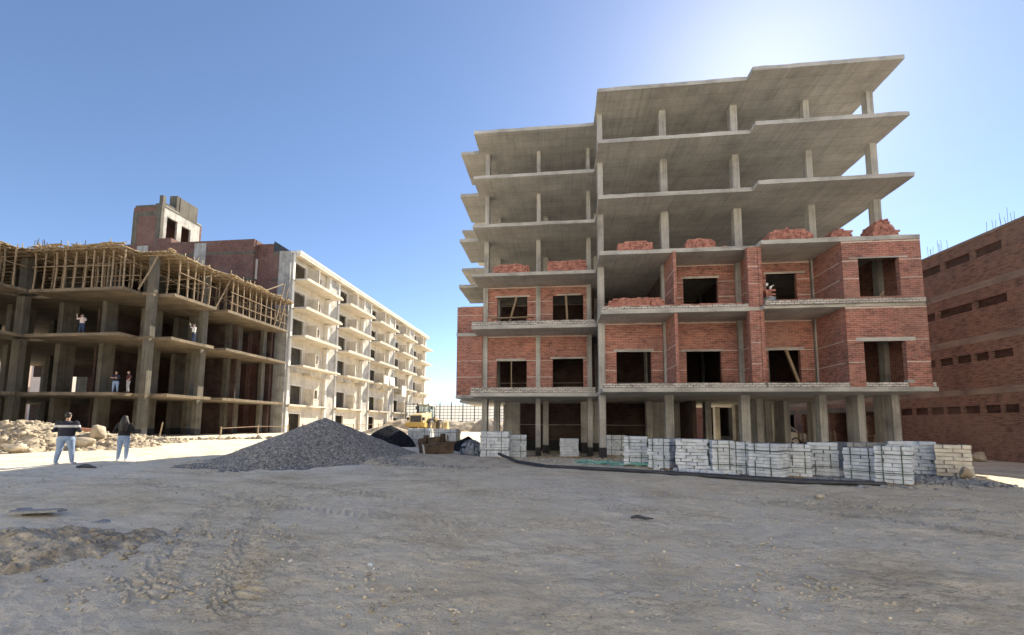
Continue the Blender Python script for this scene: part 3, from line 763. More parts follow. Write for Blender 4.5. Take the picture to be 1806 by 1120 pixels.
# decks
def deck(x0, x1, y0, y1, z, label, along, seed):
    T = thing("formwork_deck", ((x0 + x1) / 2, (y0 + y1) / 2, z), label, "formwork", "formwork decks on timber props"); rg = random.Random(seed)
    mb = MB()
    a0, a1 = (x0, x1) if along == 'y' else (y0, y1); p = a0
    while p < a1 - .05:
        w = rg.uniform(.14, .24); e0 = rg.uniform(-.28, .06); e1 = rg.uniform(-.06, .3); dz = rg.uniform(0, .05)
        if along == 'y': mb.box(p, p + w - .012, y0 + e0, y1, z + dz, z + dz + .05)
        else: mb.box(x0, x1 + e1, p, p + w - .012, z + dz, z + dz + .05)
        p += w
    mb.build("boards", MT['plank'], T)
    jo = MB(); p = a0 + .2
    if along == 'y':
        y = y0 + .12
        while y < y1: jo.bar((x0 - .2, y, z - .055), (x1 + .2, y + rg.uniform(-.1, .1), z - .055), .07, .1); y += .62
        x = x0 + .3
        while x < x1: jo.bar((x, y0 - rg.uniform(0, .3), z - .16), (x + rg.uniform(-.1, .1), y1, z - .16), .07, .1); x += .86
    else:
        x = x1 - .12
        while x > x0: jo.bar((x, y0 - .2, z - .055), (x + rg.uniform(-.05, .05), y1 + .2, z - .055), .07, .1); x -= .62
        y = y0 + .3
        while y < y1: jo.bar((x0, y, z - .16), (x1 + rg.uniform(0, .3), y, z - .16), .07, .1); y += .78
    jo.build("joists", MT['wood'], T)
    ed = MB()
    # upturned edge boards and broken offcuts along the rim
    L = (a1 - a0); n = int(L / .42)
    for k in range(n):
        q = a0 + L * (k + rg.random()) / n; ln = rg.uniform(.5, 1.5); s = rg.uniform(-.25, .25)
        if along == 'y': ed.bar((q - ln / 2, y0 + rg.uniform(-.25, .25), z + .10 + rg.uniform(0, .1)), (q + ln / 2, y0 + rg.uniform(-.25, .3), z + .14 + s * .6), .22, .05, 0, rg.uniform(-.7, .7))
        else: ed.bar((x1 + rg.uniform(-.25, .3), q - ln / 2, z + .10 + rg.uniform(0, .1)), (x1 + rg.uniform(-.3, .25), q + ln / 2, z + .14 + s * .6), .26, .05, 0, rg.uniform(-.7, .7))
        if rg.random() < .45:
            h = rg.uniform(.15, .55)
            c = (q, y0 + .1, z + .1) if along == 'y' else (x1 - .05, q, z + .1)
            ed.bar(c, (c[0] + rg.uniform(-.12, .12), c[1] + rg.uniform(-.1, .1), c[2] + h), .06, .04)
    ed.build("edge_boards", MT['plank'], T)
    return T
deck(-42.4, -33.3, 28.3, 43.8, 14.98, "long front formwork deck with splintered board ends facing the yard", 'y', 1)
deck(-33.28, -30.75, 29.6, 35.0, 14.97, "short formwork deck on the sunny side beside the corner column", 'x', 2)
deck(-33.28, -30.2, 35.3, 44.5, 14.96, "long formwork deck on the sunny side reaching towards the white apartments", 'x', 3)
deck(-56, -42.45, 20.2, 43.8, 15.0, "formwork deck running out of the frame at the far left edge", 'x', 4)
T_ = thing("rebar_bundle", (-42.3, 29.6, 15.1), "upright starter bars sticking out above the left column", "rebar")
mb = MB()
for k in range(11): mb.tube([(-42.95 + .13 * k, 29.5 + random.uniform(0, .4), 14.9), (-42.95 + .13 * k + random.uniform(-.05, .05), 29.6, 15.6 + random.uniform(.2, 1.0))], .02, 5)
mb.build("bars", MT['rebar'], T_)
for k, (x, hgt) in enumerate(((-40.9, .75), (-39.6, .9), (-38.2, .7), (-37.4, .8), (-36.2, .55), (-35.4, .6))):
    props(MB().tube([(x, 28.9, 15.0), (x + random.uniform(-.04, .04), 28.95, 15.05 + hgt)], .03, 5).build("steel_bar", MT['rebar']), "short vertical steel bar standing at the front rim of the long formwork deck", "rebar", "short bars along the deck rim")

# ================================================================== white apartment block behind it
WH = thing("apartment_block", (-34, 70, .4), "long cream apartment block with five rows of balconies, sunlit side towards the yard", "building")
WZ = [3.45, 7.97, 11.45, 14.80, 18.20, 21.55]; WT = .22
UF = -30.92; UB = -31.45
bays = [46 + 10.4 * k for k in range(5)]
def zfloor(i): return (WZ[i - 1] + WT) if i else .35
def wall(mb_, *a): return wall_panel(mb_, *a)
for k, v0 in enumerate(bays):
    v1 = v0 + 7.6
    for i in range(6):
        z0, z1 = zfloor(i), WZ[i]
        ub = UB if i > 1 else (UB + .15)
        holes = [(v0 + .7, v0 + 2.9, z0 + .02, z0 + 2.25)]
        if i: holes.append((v0 + 5.3, v0 + 6.35, z0 + .95, z0 + 2.05))
        mb = MB(); wall_panel(mb, 'y', ub - .2, ub, v0 + .02, v1 - .02, z0 - .01, z1 + .01, holes)
        w = mb.build("wall", MT['plaster'], WH)
        # rooms behind the openings
        MB().box(ub - 2.4, ub - 2.25, v0 + .02, v1 - .02, z0, z1).build("room_wall", MT['pier'], WH)
        MB().box(ub - 2.24, ub - .21, v1 - .16, v1 - .03, z0, z1).build("room_wall", MT['pier'], WH)
        # reveal surrounds, proud of the wall
        d = MB(); a, b, zb, zt = holes[0]
        d.box(ub - .02, ub + .035, a - .14, a, zb, zt + .14); d.box(ub - .02, ub + .035, b, b + .14, zb, zt + .14); d.box(ub - .02, ub + .035, a, b, zt, zt + .14)
        d.build("door_surround", MT['plasterwhite'], WH)
        if (k * 5 + i * 3) % 4 == 0 and i:
            f = MB(); f.box(ub - .12, ub - .08, a, a + .06, zb, zt); f.box(ub - .12, ub - .08, (a + b) / 2 - .03, (a + b) / 2 + .03, zb, zt); f.box(ub - .12, ub - .08, b - .06, b, zb, zt)
            f.build("door_frame", MT['steel'], WH)
        if i:
            MB().box(ub + .002, UF + .75, v0 + 3.75, v0 + 3.9, z0, z0 + (2.0 if i < 5 else 2.4)).build("partition", MT['plaster'], WH)
            a, b, zb, zt = holes[1]; d = MB()
            d.box(ub - .02, ub + .05, a - .12, a, zb - .1, zt + .12); d.box(ub - .02, ub + .05, b, b + .12, zb - .1, zt + .12); d.box(ub - .02, ub + .05, a, b, zt, zt + .12); d.box(ub - .02, ub + .08, a, b, zb - .1, zb); d.build("window_surround", MT['plasterwhite'], WH)
        # pilasters
        MB().box(UB - .2, UF, v0 - .38, v0, z0 - .3 if i else 0, z1 + .02).build("pilaster", MT['plasterwhite'], WH)
        MB().box(UB - .2, UF, v1, v1 + .35, z0 - .3 if i else 0, z1 + .02).build("pilaster", MT['plasterwhite'], WH)
        # balcony slab
        if i < 5:
            proj = (1.55 if i > 0 else .35)
            o = MB().box(UB - .15, UF + proj, v0 + .05 if i else v0 - .3, v1 + .9 if i else v1 + .3, WZ[i], WZ[i] + WT).build("balcony_slab", MT['plaster'], WH)
            if i > 1:
                MB().box(UF + proj - .12, UF + proj + .004, v0 + .3, v1 + .6, WZ[i] + WT - .002, WZ[i] + WT + .12).build("balcony_kerb", MT['plaster'], WH)
            if i == 1:
                rg = random.Random(k); y = v0 + .1
                while y < v1 - .3:
                    q = min(rg.uniform(.5, 1.3), v1 - .05 - y); MB().box(UB + .2, UF + .6, y, y + q, WZ[i] - rg.uniform(.25, .75), WZ[i] + .002).build("broken_soffit", MT['pier'] if rg.random() < .5 else MT['plaster'], WH); y += q
    # pier between the bays
    if k < 4: MB().box(UB - 1.5, UF - .12, v1 + .352, v0 + 10.4 - .382, 0, WZ[5] + .01).build("pier", MT['pier'], WH)
# canvas hung out on one balcony
props(MB().hexa([(UF + 1.6, 68.6, 8.2), (UF + 1.75, 68.6, 8.2), (UF + 1.75, 70.4, 8.2), (UF + 1.6, 70.4, 8.2), (UF + 1.58, 68.9, 9.6), (UF + 1.63, 68.9, 9.6), (UF + 1.63, 70.8, 9.6), (UF + 1.58, 70.8, 9.6)]).build("cloth_sheet", MT['plasterwhite']), "first white sheet hung over a balcony edge of the third bay", "sheet")
props(MB().hexa([(UF + 1.6, 71.2, 8.2), (UF + 1.7, 71.2, 8.2), (UF + 1.7, 73.4, 8.2), (UF + 1.6, 73.4, 8.2), (UF + 1.58, 71.0, 9.6), (UF + 1.63, 71.0, 9.6), (UF + 1.63, 73.4, 9.6), (UF + 1.58, 73.4, 9.6)]).build("cloth_sheet", MT['plasterwhite']), "second white sheet beside the first on the third bay balcony", "sheet")
props(MB().box(UF + 1.6, UF + 1.68, 76.9, 79.2, 6.6, 8.6).build("hanging_board", MT['plasterwhite']), "square white board hanging below the balconies of the fourth bay", "board")
ro = MB(); ro.box(-50, UF + .55, 46.0, 96.4, WZ[5], WZ[5] + .30); ro.build("roof_slab", MT['plasterwhite'], WH)
ro = MB(); ro.box(UF - .2, UF + .5, 46.02, 96.38, WZ[5] - .34, WZ[5] - .002); ro.build("roof_edge_beam", MT['plaster'], WH)
ro = MB()
for (z0, z1) in [(zfloor(i) - .3, WZ[i]) for i in range(6)]: ro.box(-33.2, UF - .02, 95.56, 95.9, z0, z1)
ro.build("end_wall", MT['plaster'], WH)
# gable of bare brick facing the yard
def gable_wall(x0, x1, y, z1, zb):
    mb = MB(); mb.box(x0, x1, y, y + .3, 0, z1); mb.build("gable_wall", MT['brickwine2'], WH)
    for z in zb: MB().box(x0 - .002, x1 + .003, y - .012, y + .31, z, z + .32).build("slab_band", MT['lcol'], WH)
MT['brickwine2'] = mat_brick("deep_red_brick", (.175, .072, .06), (.13, .056, .047), (.20, .145, .12), pale=.12)  # brick of the gable and tower, darker than the main red brick
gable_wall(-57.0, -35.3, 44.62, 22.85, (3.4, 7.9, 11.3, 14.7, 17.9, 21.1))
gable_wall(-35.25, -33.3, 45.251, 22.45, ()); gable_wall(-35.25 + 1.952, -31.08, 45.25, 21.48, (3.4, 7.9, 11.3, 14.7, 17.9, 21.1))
for x0 in (-57, -50.5, -42.9): MB().box(x0, x0 + 1.5, 44.58, 44.94, 0, 22.6).build("gable_column", MT['col'], WH)
MB().box(-32.5, -31.05, 45.2, 45.58, 0, 21.5).build("gable_column", MT['col'], WH)
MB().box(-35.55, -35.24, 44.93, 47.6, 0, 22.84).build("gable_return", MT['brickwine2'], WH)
MB().box(-35.235, -35.19, 44.95, 45.24, 18.2, 20.6).build("return_window", MT['plasterwhite'], WH)
MB().hexa([(-33.3, 45.3, 21.5), (-31.2, 45.3, 21.5), (-31.2, 45.38, 21.5), (-33.3, 45.38, 21.5), (-33.3, 45.3, 22.75), (-33.2, 45.3, 22.75), (-33.2, 45.38, 22.75), (-33.3, 45.38, 22.75)]).build("parapet_board", MT['steel'], WH)
# stair tower on the roof
TW = [(-57.6, -53.4, 50.0, 56.5)]
x0, x1, y0, y1 = TW[0]
mb = MB(); mb.box(x0, x1, y0, y0 + .3, 22, 30.6); mb.box(x0, x0 + .3, y0 + .3, y1, 22, 30.6); mb.box(x0, x1, y1 - .3, y1, 22, 30.6)
mb.build("tower_wall", MT['brickwine2'], WH)
mb = MB(); mb.box(x0 - .02, x0 + .7, y0 - .02, y0 + .4, 22, 30.0); mb.box(x1 - .7, x1 + .02, y0 - .02, y0 + .4, 22, 30.6); mb.box(x0 + .7, x1 - .7, y0 - .015, y0 + .38, 29.3, 30.0); mb.build("tower_frame", MT['lcol'], WH)
mb = MB(); wall_panel(mb, 'y', x1 - .32, x1 - .02, y0 + .4, y1, 22, 31.0, [(50.9, 52.5, 24.5, 29.6), (53.2, 54.7, 25.6, 29.4)]); mb.build("tower_side_wall", MT['pier'], WH)
mb = MB(); mb.box(x0 + .2, x1, y0, y1, 30.62, 30.9); mb.build("tower_roof", MT['lcol'], WH)
mb = MB(); mb.box(-53.9, -53.4, 50.05, 50.5, 30.9, 32.2); mb.box(-54.6, -53.45, 52.2, 52.7, 30.9, 33.3); mb.box(-53.75, -53.4, 52.7, 55.6, 30.9, 33.2); mb.box(-55, -53.5, 50.6, 52.1, 30.9, 31.4)
mb.build("parapet_block", MT['lcol'], WH)
mb = MB(); mb.box(-53.4, -51.2, 49.6, 52.8, 23.4, 25.9); mb.build("tower_balcony", MT['brickwine2'], WH)
MB().box(-53.45, -51.0, 49.4, 53.0, 23.0, 23.38).build("tower_balcony_slab", MT['lcol'], WH)

# ================================================================== fence, bank and far things
hv = []; 
def mat_sheet():
    m, t, b = nodes("thin_pale_sheet"); tr = N(t, "BsdfTranslucent"); mx = N(t, "MixShader"); mx.inputs[0].default_value = .6
    tr.inputs[0].default_value = (.80, .80, .80, 1); b.inputs['Base Color'].default_value = (.75, .75, .74, 1)
    t.links.new(b.outputs[0], mx.inputs[1]); t.links.new(tr.outputs[0], mx.inputs[2]); t.links.new(mx.outputs[0], t.nodes["Material Output"].inputs[0]); return m
MT['sheet'] = mat_sheet()
def hills():
    xs = np.linspace(-900, 900, 220); ys = np.linspace(240, 900, 60)
    X, Y = np.meshgrid(xs, ys); Z = 3 + 16 * sstep(240, 620, Y) * (.55 + fbm(X * .006, Y * .006, 5, 5)) - 6 * (1 - sstep(240, 300, Y))
    V = np.stack([X, Y, Z], -1).reshape(-1, 3); n = len(xs)
    i, j = np.meshgrid(np.arange(len(ys) - 1), np.arange(n - 1), indexing='ij')
    F = np.stack([i * n + j, i * n + j + 1, (i + 1) * n + j + 1, (i + 1) * n + j], -1).reshape(-1, 4)
    props(np_mesh("hills", V, F, MT['hill'], smooth=True), kind="structure")
hills()
FN = thing("site_fence", (-20, 84, .5), "tall grid fence of dark posts and wires closing the site behind the loader", "fence")
x = -31.0
while x < -5:
    MB().bar((x, 84, .4), (x, 84, 5.6 + random.uniform(0, .5)), .16).build("post", MT['steel'], FN); x += 2.35
mb = MB()
for z in (1.4, 2.0, 2.6, 3.2, 3.8, 4.4, 5.0, 5.4): mb.bar((-31, 83.95, z), (-5, 83.95, z + .05), .07)
x = -31
while x < -5: mb.bar((x, 83.9, .5), (x + .1, 83.9, 5.4), .055); x += .78
mb.build("grid_wires", MT['steel'], FN)
for k in range(11): MB().box(-30.9 + 2.35 * k, -28.75 + 2.35 * k, 84.05, 84.08, .6, 5.3).build("dust_sheet", MT['sheet'], FN)
mb = MB(); V = []
def bank():
    xs = np.linspace(-31, 0, 90); ys = np.linspace(70, 82, 40); X, Y = np.meshgrid(xs, ys)
    Z = .3 + (1.6 + .9 * fbm(X * .25, Y * .25, 2, 4)) * sstep(71, 74.5, Y) + .5 * fbm(X * 1.2, Y * 1.2, 7, 4)
    V = np.stack([X, Y, Z], -1).reshape(-1, 3); n = len(xs); i, j = np.meshgrid(np.arange(len(ys) - 1), np.arange(n - 1), indexing='ij')
    F = np.stack([i * n + j, i * n + j + 1, (i + 1) * n + j + 1, (i + 1) * n + j], -1).reshape(-1, 4)
    props(np_mesh("earth_bank", V, F, MT['bank'], smooth=False), "rough beige earth bank at the foot of the grid fence", "earth bank")
bank()
for k, (x0, x1, y, zt, lab) in enumerate(((-128, -117.5, 78, 15.2, "plain pinkish block seen through the open frame at the very left edge"), (-113.5, -106, 80, 15.6, "pinkish block with a dark window seen through the frame, left of the two columns"))):
    T = thing("distant_building", ((x0 + x1) / 2, y, .5), lab, "building")
    mb = MB(); mb.box(x0, x1, y, y + 14, .3, zt); mb.build("wall", MT['farwall'], T)
    MB().box(x0 - .2, x1 + .2, y - .2, y + 14.2, zt + .002, zt + .35).build("roof_slab", MT['farwall'], T)
    for (a, b, z0, z1) in ((x1 - 1.7, x1 - .6, 10.8, 11.9), (x1 - 1.7, x1 - .6, 9.0, 10.1)):
        if k: MB().box(a, b, y - .03, y + .05, z0, z1).build("window", MT['steel'], T)
# unseen cream block added behind the camera to bounce sunlight into the shade
BOUNCE = thing("apartment_block", (0, -20, 0), "unseen cream block added behind the camera to reflect sunlight onto the unfinished one", "building")
mb = MB(); hl = [(-50 + 6.2 * k, -50 + 6.2 * k + 1.9, z0 + .9, z0 + 2.3) for k in range(17) for z0 in (.2, 3.4, 6.6, 9.8, 13.0, 16.2)]
wall_panel(mb, 'x', -17.3, -17.0, -53, 56, -.2, 19.6, hl); mb.box(-53, 56, -30, -17.302, -.2, 19.5); mb.build("wall", MT['plasterwhite'], BOUNCE)
for z0 in (3.2, 6.4, 9.6, 12.8, 16.0): MB().box(-53.1, 56.1, -17.1, -16.7, z0, z0 + .2).build("slab_band", MT['plasterwhite'], BOUNCE)
MB().box(-53.4, 56.4, -30.4, -16.5, 19.602, 19.9).build("roof_slab", MT['plasterwhite'], BOUNCE)
# block standing behind the ground floor of the big building
RB = thing("rear_building", (11, 44, .4), "low block with two dark doorways and pale lintels seen through the ground floor columns", "building")
mb = MB(); wall_panel(mb, 'x', 44, 44.4, 6.8, 17.4, 0, 4.2, [(11.4, 13.2, .5, 3.3), (14.6, 16.4, .5, 3.3)]); mb.build("wall", MT['lcol'], RB)
mb = MB(); mb.box(6.8, 17.4, 44.4, 52, 4.0, 4.21); mb.box(6.8, 17.4, 51.8, 52, 0, 4); mb.box(6.8, 7, 44.4, 51.8, 0, 4); mb.box(17.2, 17.4, 44.4, 51.8, 0, 4); mb.build("room_wall", MT['brickshaded'], RB)
MB().box(13.3, 14.5, 43.96, 43.999, 0, 3.9).build("brick_panel", MT['brick'], RB)
for k, y0 in enumerate((27.7, 30.9, 33.9)):
    xw = 18.75 - .05 * (y0 - 20)
    T = thing("timber_barrier", (xw, y0, 0), ("right", "middle", "left")[k] + " timber barrier of rails on stakes in front of the dark doorways", "barrier", "timber barriers beside the brick block")
    for q in range(4): MB().bar((xw, y0 + q * .62, -.1), (xw + random.uniform(-.1, .1), y0 + q * .62 + random.uniform(-.08, .08), 1.2 + random.uniform(-.25, .2)), .08).build("stake", MT['wood'], T)
    for z in (.5, .98): MB().bar((xw - .05, y0 - .2, z), (xw - .05, y0 + 2.1, z + random.uniform(-.1, .1)), .09, .04).build("rail", MT['wood'], T)

# ================================================================== wheel loader
def build_loader():
    h = R_(-5)
    T = thing("wheel_loader", (-16.9, 53.5, zg(-16.9, 53.5)), "dusty yellow wheel loader seen from behind with its cab and big tyres", "loader", rot=h)
    Y, YP, ST, TY = MT['yellow'], MT['yellowpale'], MT['steel'], MT['tyre']
    def add(mb, n, m, par=T, smooth=False): return mb.build(n, m, par, local=True, smooth=smooth)
    # rear hood: tapered
    mb = MB()
    mb.hexa([(-.95, -3.5, 1.15), (.95, -3.5, 1.15), (1.0, -.8, 1.15), (-1.0, -.8, 1.15), (-.78, -3.42, 2.15), (.78, -3.42, 2.15), (.86, -.8, 2.5), (-.86, -.8, 2.5)])
    mb.hexa([(-.6, -3.3, 2.152), (.6, -3.3, 2.152), (.7, -.8, 2.502), (-.7, -.8, 2.502), (-.5, -3.1, 2.24), (.5, -3.1, 2.24), (.6, -.8, 2.62), (-.6, -.8, 2.62)])
    hood = add(mb, "hood", YP)
    g = MB(); g.box(-.66, .66, -3.56, -3.47, 1.3, 2.02, 0)
    for k in range(5): g.box(-.60, .60, -3.572, -3.558, 1.38 + k * .13, 1.392 + k * .13, 1)
    add(g, "grille", [ST, MT['rebar']], T)
    mb = MB(); mb.hexa([(-1.25, -3.75, .72), (1.25, -3.75, .72), (1.15, -2.6, .62), (-1.15, -2.6, .62), (-1.25, -3.68, 1.2), (1.25, -3.68, 1.2), (1.15, -2.6, 1.16), (-1.15, -2.6, 1.16)]); add(mb, "counterweight", Y)
    for s in (-1, 1):
        mb = MB(); mb.box(s * 1.0 - .13, s * 1.0 + .13, -3.6, -3.45, 1.5, 1.85); add(mb, "rear_light", ST)
        mb = MB(); mb.tube([(s * 1.12, -3.3, 1.2), (s * 1.12, -3.3, 1.9), (s * 1.12, -2.4, 1.95), (s * 1.12, -2.4, 1.2)], .03, 6); add(mb, "handrail", Y)
    # rear frame / front frame
    mb = MB(); mb.box(-.55, .55, -2.8, .2, .6, 1.14); mb.box(-.5, .5, .35, 2.1, .55, 1.35); mb.box(-.25, .25, .15, .4, .5, 1.2); add(mb, "chassis", Y)
    # cab
    cz0, cz1 = 1.75, 3.35; x0, x1, y0, y1 = -.78, .78, -1.0, .62
    mb = MB()
    for x in (x0, x1):
        for y in (y0, y1): mb.bar((x, y, cz0), (x * .94, y * .96, cz1), .1)
        mb.bar((x, -.25, cz0), (x * .94, -.25, cz1), .08)
    mb.box(x0 - .04, x1 + .04, y0, y1, cz0 - .5, cz0 + .02); mb.box(x0, x1, y0 - .03, y0 + .06, cz0, cz0 + .35)
    cabf = add(mb, "cab", ST)
    mb = MB(); mb.hexa([(x0 - .08, y0 - .22, cz1), (x1 + .08, y0 - .22, cz1), (x1 + .08, y1 + .12, cz1), (x0 - .08, y1 + .12, cz1), (x0 + .1, y0 - .05, cz1 + .16), (x1 - .1, y0 - .05, cz1 + .16), (x1 - .1, y1, cz1 + .16), (x0 + .1, y1, cz1 + .16)]); mb.build("roof", YP, cabf, local=True)
    for k, (xa, xb, ya, yb) in enumerate(((x0 + .06, x1 - .06, y0 + .02, y0 + .035), (x0 + .06, x1 - .06, y1 - .035, y1 - .02), (x0 + .02, x0 + .035, y0 + .06, y1 - .06), (x1 - .035, x1 - .02, y0 + .06, y1 - .06))):
        MB().box(xa, xb, ya, yb, cz0 + (.36 if k == 0 else .05), cz1 - .02).build("window", MT['glass'], cabf, local=True)
    mb = MB(); mb.box(-.3, .3, -.6, -.45, cz0, cz0 + .85); mb.box(-.3, .3, -.6, 0, cz0, cz0 + .3); mb.build("seat", ST, cabf, local=True)
    for s in (-1, 1):
        mb = MB(); mb.box(s * 1.02 - .12, s * 1.02 + .12, y0 - .1, y0 - .04, 2.9, 3.25); mb.bar((s * .84, y0, 3.2), (s * 1.02, y0 - .07, 3.2), .04); mb.build("mirror", ST, cabf, local=True)
    mb = MB(); mb.tube([(-.45, -1.9, 2.3), (-.45, -1.9, 3.35)], .07, 10); add(mb, "exhaust", ST)
    # fenders
    for s in (-1, 1):
        mb = MB()
        for k in range(6):
            a0, a1 = math.radians(20 + k * 24), math.radians(20 + (k + 1) * 24); r0, r1 = .9, .97; xa, xb = (.78, 1.38) if s > 0 else (-1.38, -.78)
            p = lambda x, a, r: (x, -1.65 - math.cos(a) * r, .8 + math.sin(a) * r)
            mb.hexa([p(xa, a0, r0), p(xb, a0, r0), p(xb, a1, r0), p(xa, a1, r0), p(xa, a0, r1), p(xb, a0, r1), p(xb, a1, r1), p(xa, a1, r1)])
        add(mb, "fender", ST)
    # wheels with lugs
    for s in (-1, 1):
        for y in (-1.65, 1.65):
            c = (s * 1.08, y, .8)
            tw = MB(); tw.disc_rev(c, (s, 0, 0), [(.42, -.3), (.68, -.3), (.77, -.22), (.79, 0), (.77, .22), (.68, .3), (.44, .3), (.40, .2)], 26)
            for k in range(20):
                a = k / 20 * 2 * math.pi; d = Vector((0, math.cos(a), math.sin(a))); q = Vector(c) + d * .79
                for sgn in (-1, 1): tw.bar(q + Vector((sgn * .02, 0, 0)), q + Vector((sgn * .27, 0, 0)) + Vector((0, -math.sin(a), math.cos(a))) * .1 - d * .03, .07, .06)
            w = add(tw, "tyre", TY)
            rm = MB(); rm.disc_rev(c, (s, 0, 0), [(.43, .2), (.40, .14), (.25, .10), (.22, .18), (.12, .2), (0, .2)], 20); rm.build("rim", YP, w, local=True)
    # steps, arms, bucket
    mb = MB()
    for k in range(3): mb.box(.85, 1.2, -.35, .05, .6 + k * .35, .64 + k * .35)
    mb.bar((1.18, -.35, .55), (1.18, -.35, 1.7), .05); mb.bar((1.18, .05, .55), (1.18, .05, 1.7), .05); add(mb, "steps", ST)
    for s in (-1, 1):
        mb = MB(); mb.bar((s * .5, .9, 1.9), (s * .5, 2.4, 1.35), .18, .34); mb.bar((s * .5, 2.3, 1.4), (s * .5, 3.5, .6), .18, .3); add(mb, "lift_arm", Y)
    mb = MB(); prof = [(3.4, .15), (3.3, .7), (3.55, 1.25), (4.0, 1.45), (3.62, 1.15), (3.45, .7), (3.55, .28), (4.6, .16), (4.6, .1)]
    for k in range(len(prof) - 1):
        (ya, za), (yb, zb) = prof[k], prof[k + 1]; mb.quad([(-1.45, ya, za), (1.45, ya, za), (1.45, yb, zb), (-1.45, yb, zb)])
    for s in (-1.45, 1.41): mb.hexa([(s, 3.35, .15), (s + .04, 3.35, .15), (s + .04, 4.6, .1), (s, 4.6, .1), (s, 3.5, 1.25), (s + .04, 3.5, 1.25), (s + .04, 4.0, 1.4), (s, 4.0, 1.4)])
    add(mb, "bucket", YP)
build_loader()

# ================================================================== heaps
def heap_grid(fn, x0, x1, y0, y1, step):
    xs = np.arange(x0, x1 + step, step); ys = np.arange(y0, y1 + step, step); X, Y = np.meshgrid(xs, ys); Z = fn(X, Y)
    V = np.stack([X, Y, Z], -1).reshape(-1, 3); n = len(xs); i, j = np.meshgrid(np.arange(len(ys) - 1), np.arange(n - 1), indexing='ij')
    F = np.stack([i * n + j, i * n + j + 1, (i + 1) * n + j + 1, (i + 1) * n + j], -1).reshape(-1, 4)
    keep = (Z - zbase(X, Y)).reshape(-1)[F].max(1) > -.06
    return V, F[keep]
def cone(X, Y, cx, cy, h, rx, ry, pw=1.0, seed=1, wob=.12):
    a = np.arctan2(Y - cy, X - cx); d = np.sqrt(((X - cx) / rx) ** 2 + ((Y - cy) / ry) ** 2) * (1 + wob * fbm(np.cos(a) * 1.5 + seed, np.sin(a) * 1.5, seed, 3) * 2)
    s = np.maximum(0, 1 - d); tip = h * (np.sqrt(s * s + .012) - .11) if pw == 1.0 else h * s ** pw
    return np.where(d < 1, np.maximum(tip, 0), -.3 * (d - 1))
def f_gravel(X, Y):
    z = np.maximum(np.maximum(cone(X, Y, -9.7, 16.9, 1.75, 3.75, 4.7, 1.0, 3), cone(X, Y, -7.85, 17.4, .72, 1.6, 1.9, 1.1, 8)), cone(X, Y, -10.1, 13.4, .26, 2.2, 1.7, 1.3, 12))
    return zbase(X, Y) + z + .05 * fbm(X * 1.3, Y * 1.3, 4, 4) - .02
V, F = heap_grid(f_gravel, -15, -4, 10, 23, .12)
GP = thing("gravel_heap", (-9.5, 16.5, zg(-9.5, 16.5)), "large heap of blue grey crushed stone in the middle of the yard", "gravel heap")
np_mesh("stone_bed", V, F, MT['gravelbase'], GP, smooth=True)
rg = np.random.default_rng(5); P = np.stack([rg.uniform(-14.6, -4.6, 100000), rg.uniform(10.4, 21, 100000)], 1)
zz = f_gravel(P[:, 0], P[:, 1]); hh = zz - zbase(P[:, 0], P[:, 1]); keep = (hh > .0) & ((hh > .05) | (rg.random(100000) < .35)); P, zz = P[keep][:42000], zz[keep][:42000]
S = .013 + .026 * rg.random(len(P)) ** 1.8
Vs, Fs = scatter(np.column_stack([P, zz + .004]), S, 6, .8, SHARD, .4); st = np_mesh("crushed_stone", Vs, Fs, MT['gravel'], GP); props(st, kind="stuff")
def f_dark(X, Y): return zbase(X, Y) + cone(X, Y, -10.0, 24.6, 1.22, 1.45, 1.4, .5, 21, .05) + .05 * fbm(X * 2, Y * 2, 3, 4) - .02
V, F = heap_grid(f_dark, -13, -6.5, 21.5, 28, .1)
props(np_mesh("dark_heap", V, F, MT['darkheap'], smooth=True), "steep rounded blue black heap behind the crushed stone", "heap")
def f_dark2(X, Y): return zbase(X, Y) + cone(X, Y, -11.5, 23.6, .32, 1.6, 1.5, 1.0, 27, .1) - .02
V, F = heap_grid(f_dark2, -14, -7.5, 21, 27, .1)
props(np_mesh("gravel_heap", V, F, MT['gravelbase'], smooth=True), "lower grey gravel tail at the left foot of the blue black heap", "gravel heap")
def f_sand(X, Y):
    z = np.maximum(np.maximum(cone(X, Y, -5.4, 17.9, .24, 3.1, 3.0, .85, 31, .15), cone(X, Y, -3.2, 16.6, .2, 2.6, 2.2, .9, 34, .2)), cone(X, Y, -6.6, 15.6, .26, 1.9, 1.4, .9, 37, .2))
    return zbase(X, Y) + z + .06 * fbm(X * 1.6, Y * 1.6, 14, 5) - .03
V, F = heap_grid(f_sand, -10.5, .5, 13, 22.5, .09)
props(np_mesh("sand_heap", V, F, MT['sand'], smooth=True), "low spread of pale sand carrying the rusty bin", "sand heap")
P = np.column_stack([rg.normal(-5.7, .55, 900), rg.normal(15.1, .3, 900)]); P = np.vstack([P, np.column_stack([rg.uniform(-4.6, -2.2, 130), rg.normal(14.7, .14, 130)])])
Vs, Fs = scatter(np.column_stack([P, f_sand(P[:, 0], P[:, 1]) + .01]), .014 + .03 * rg.random(len(P)), 9)
props(np_mesh("spilled_gravel", Vs, Fs, MT['gravel']), "blue grey gravel spilled over the front foot of the sand", "gravel", kind="stuff")

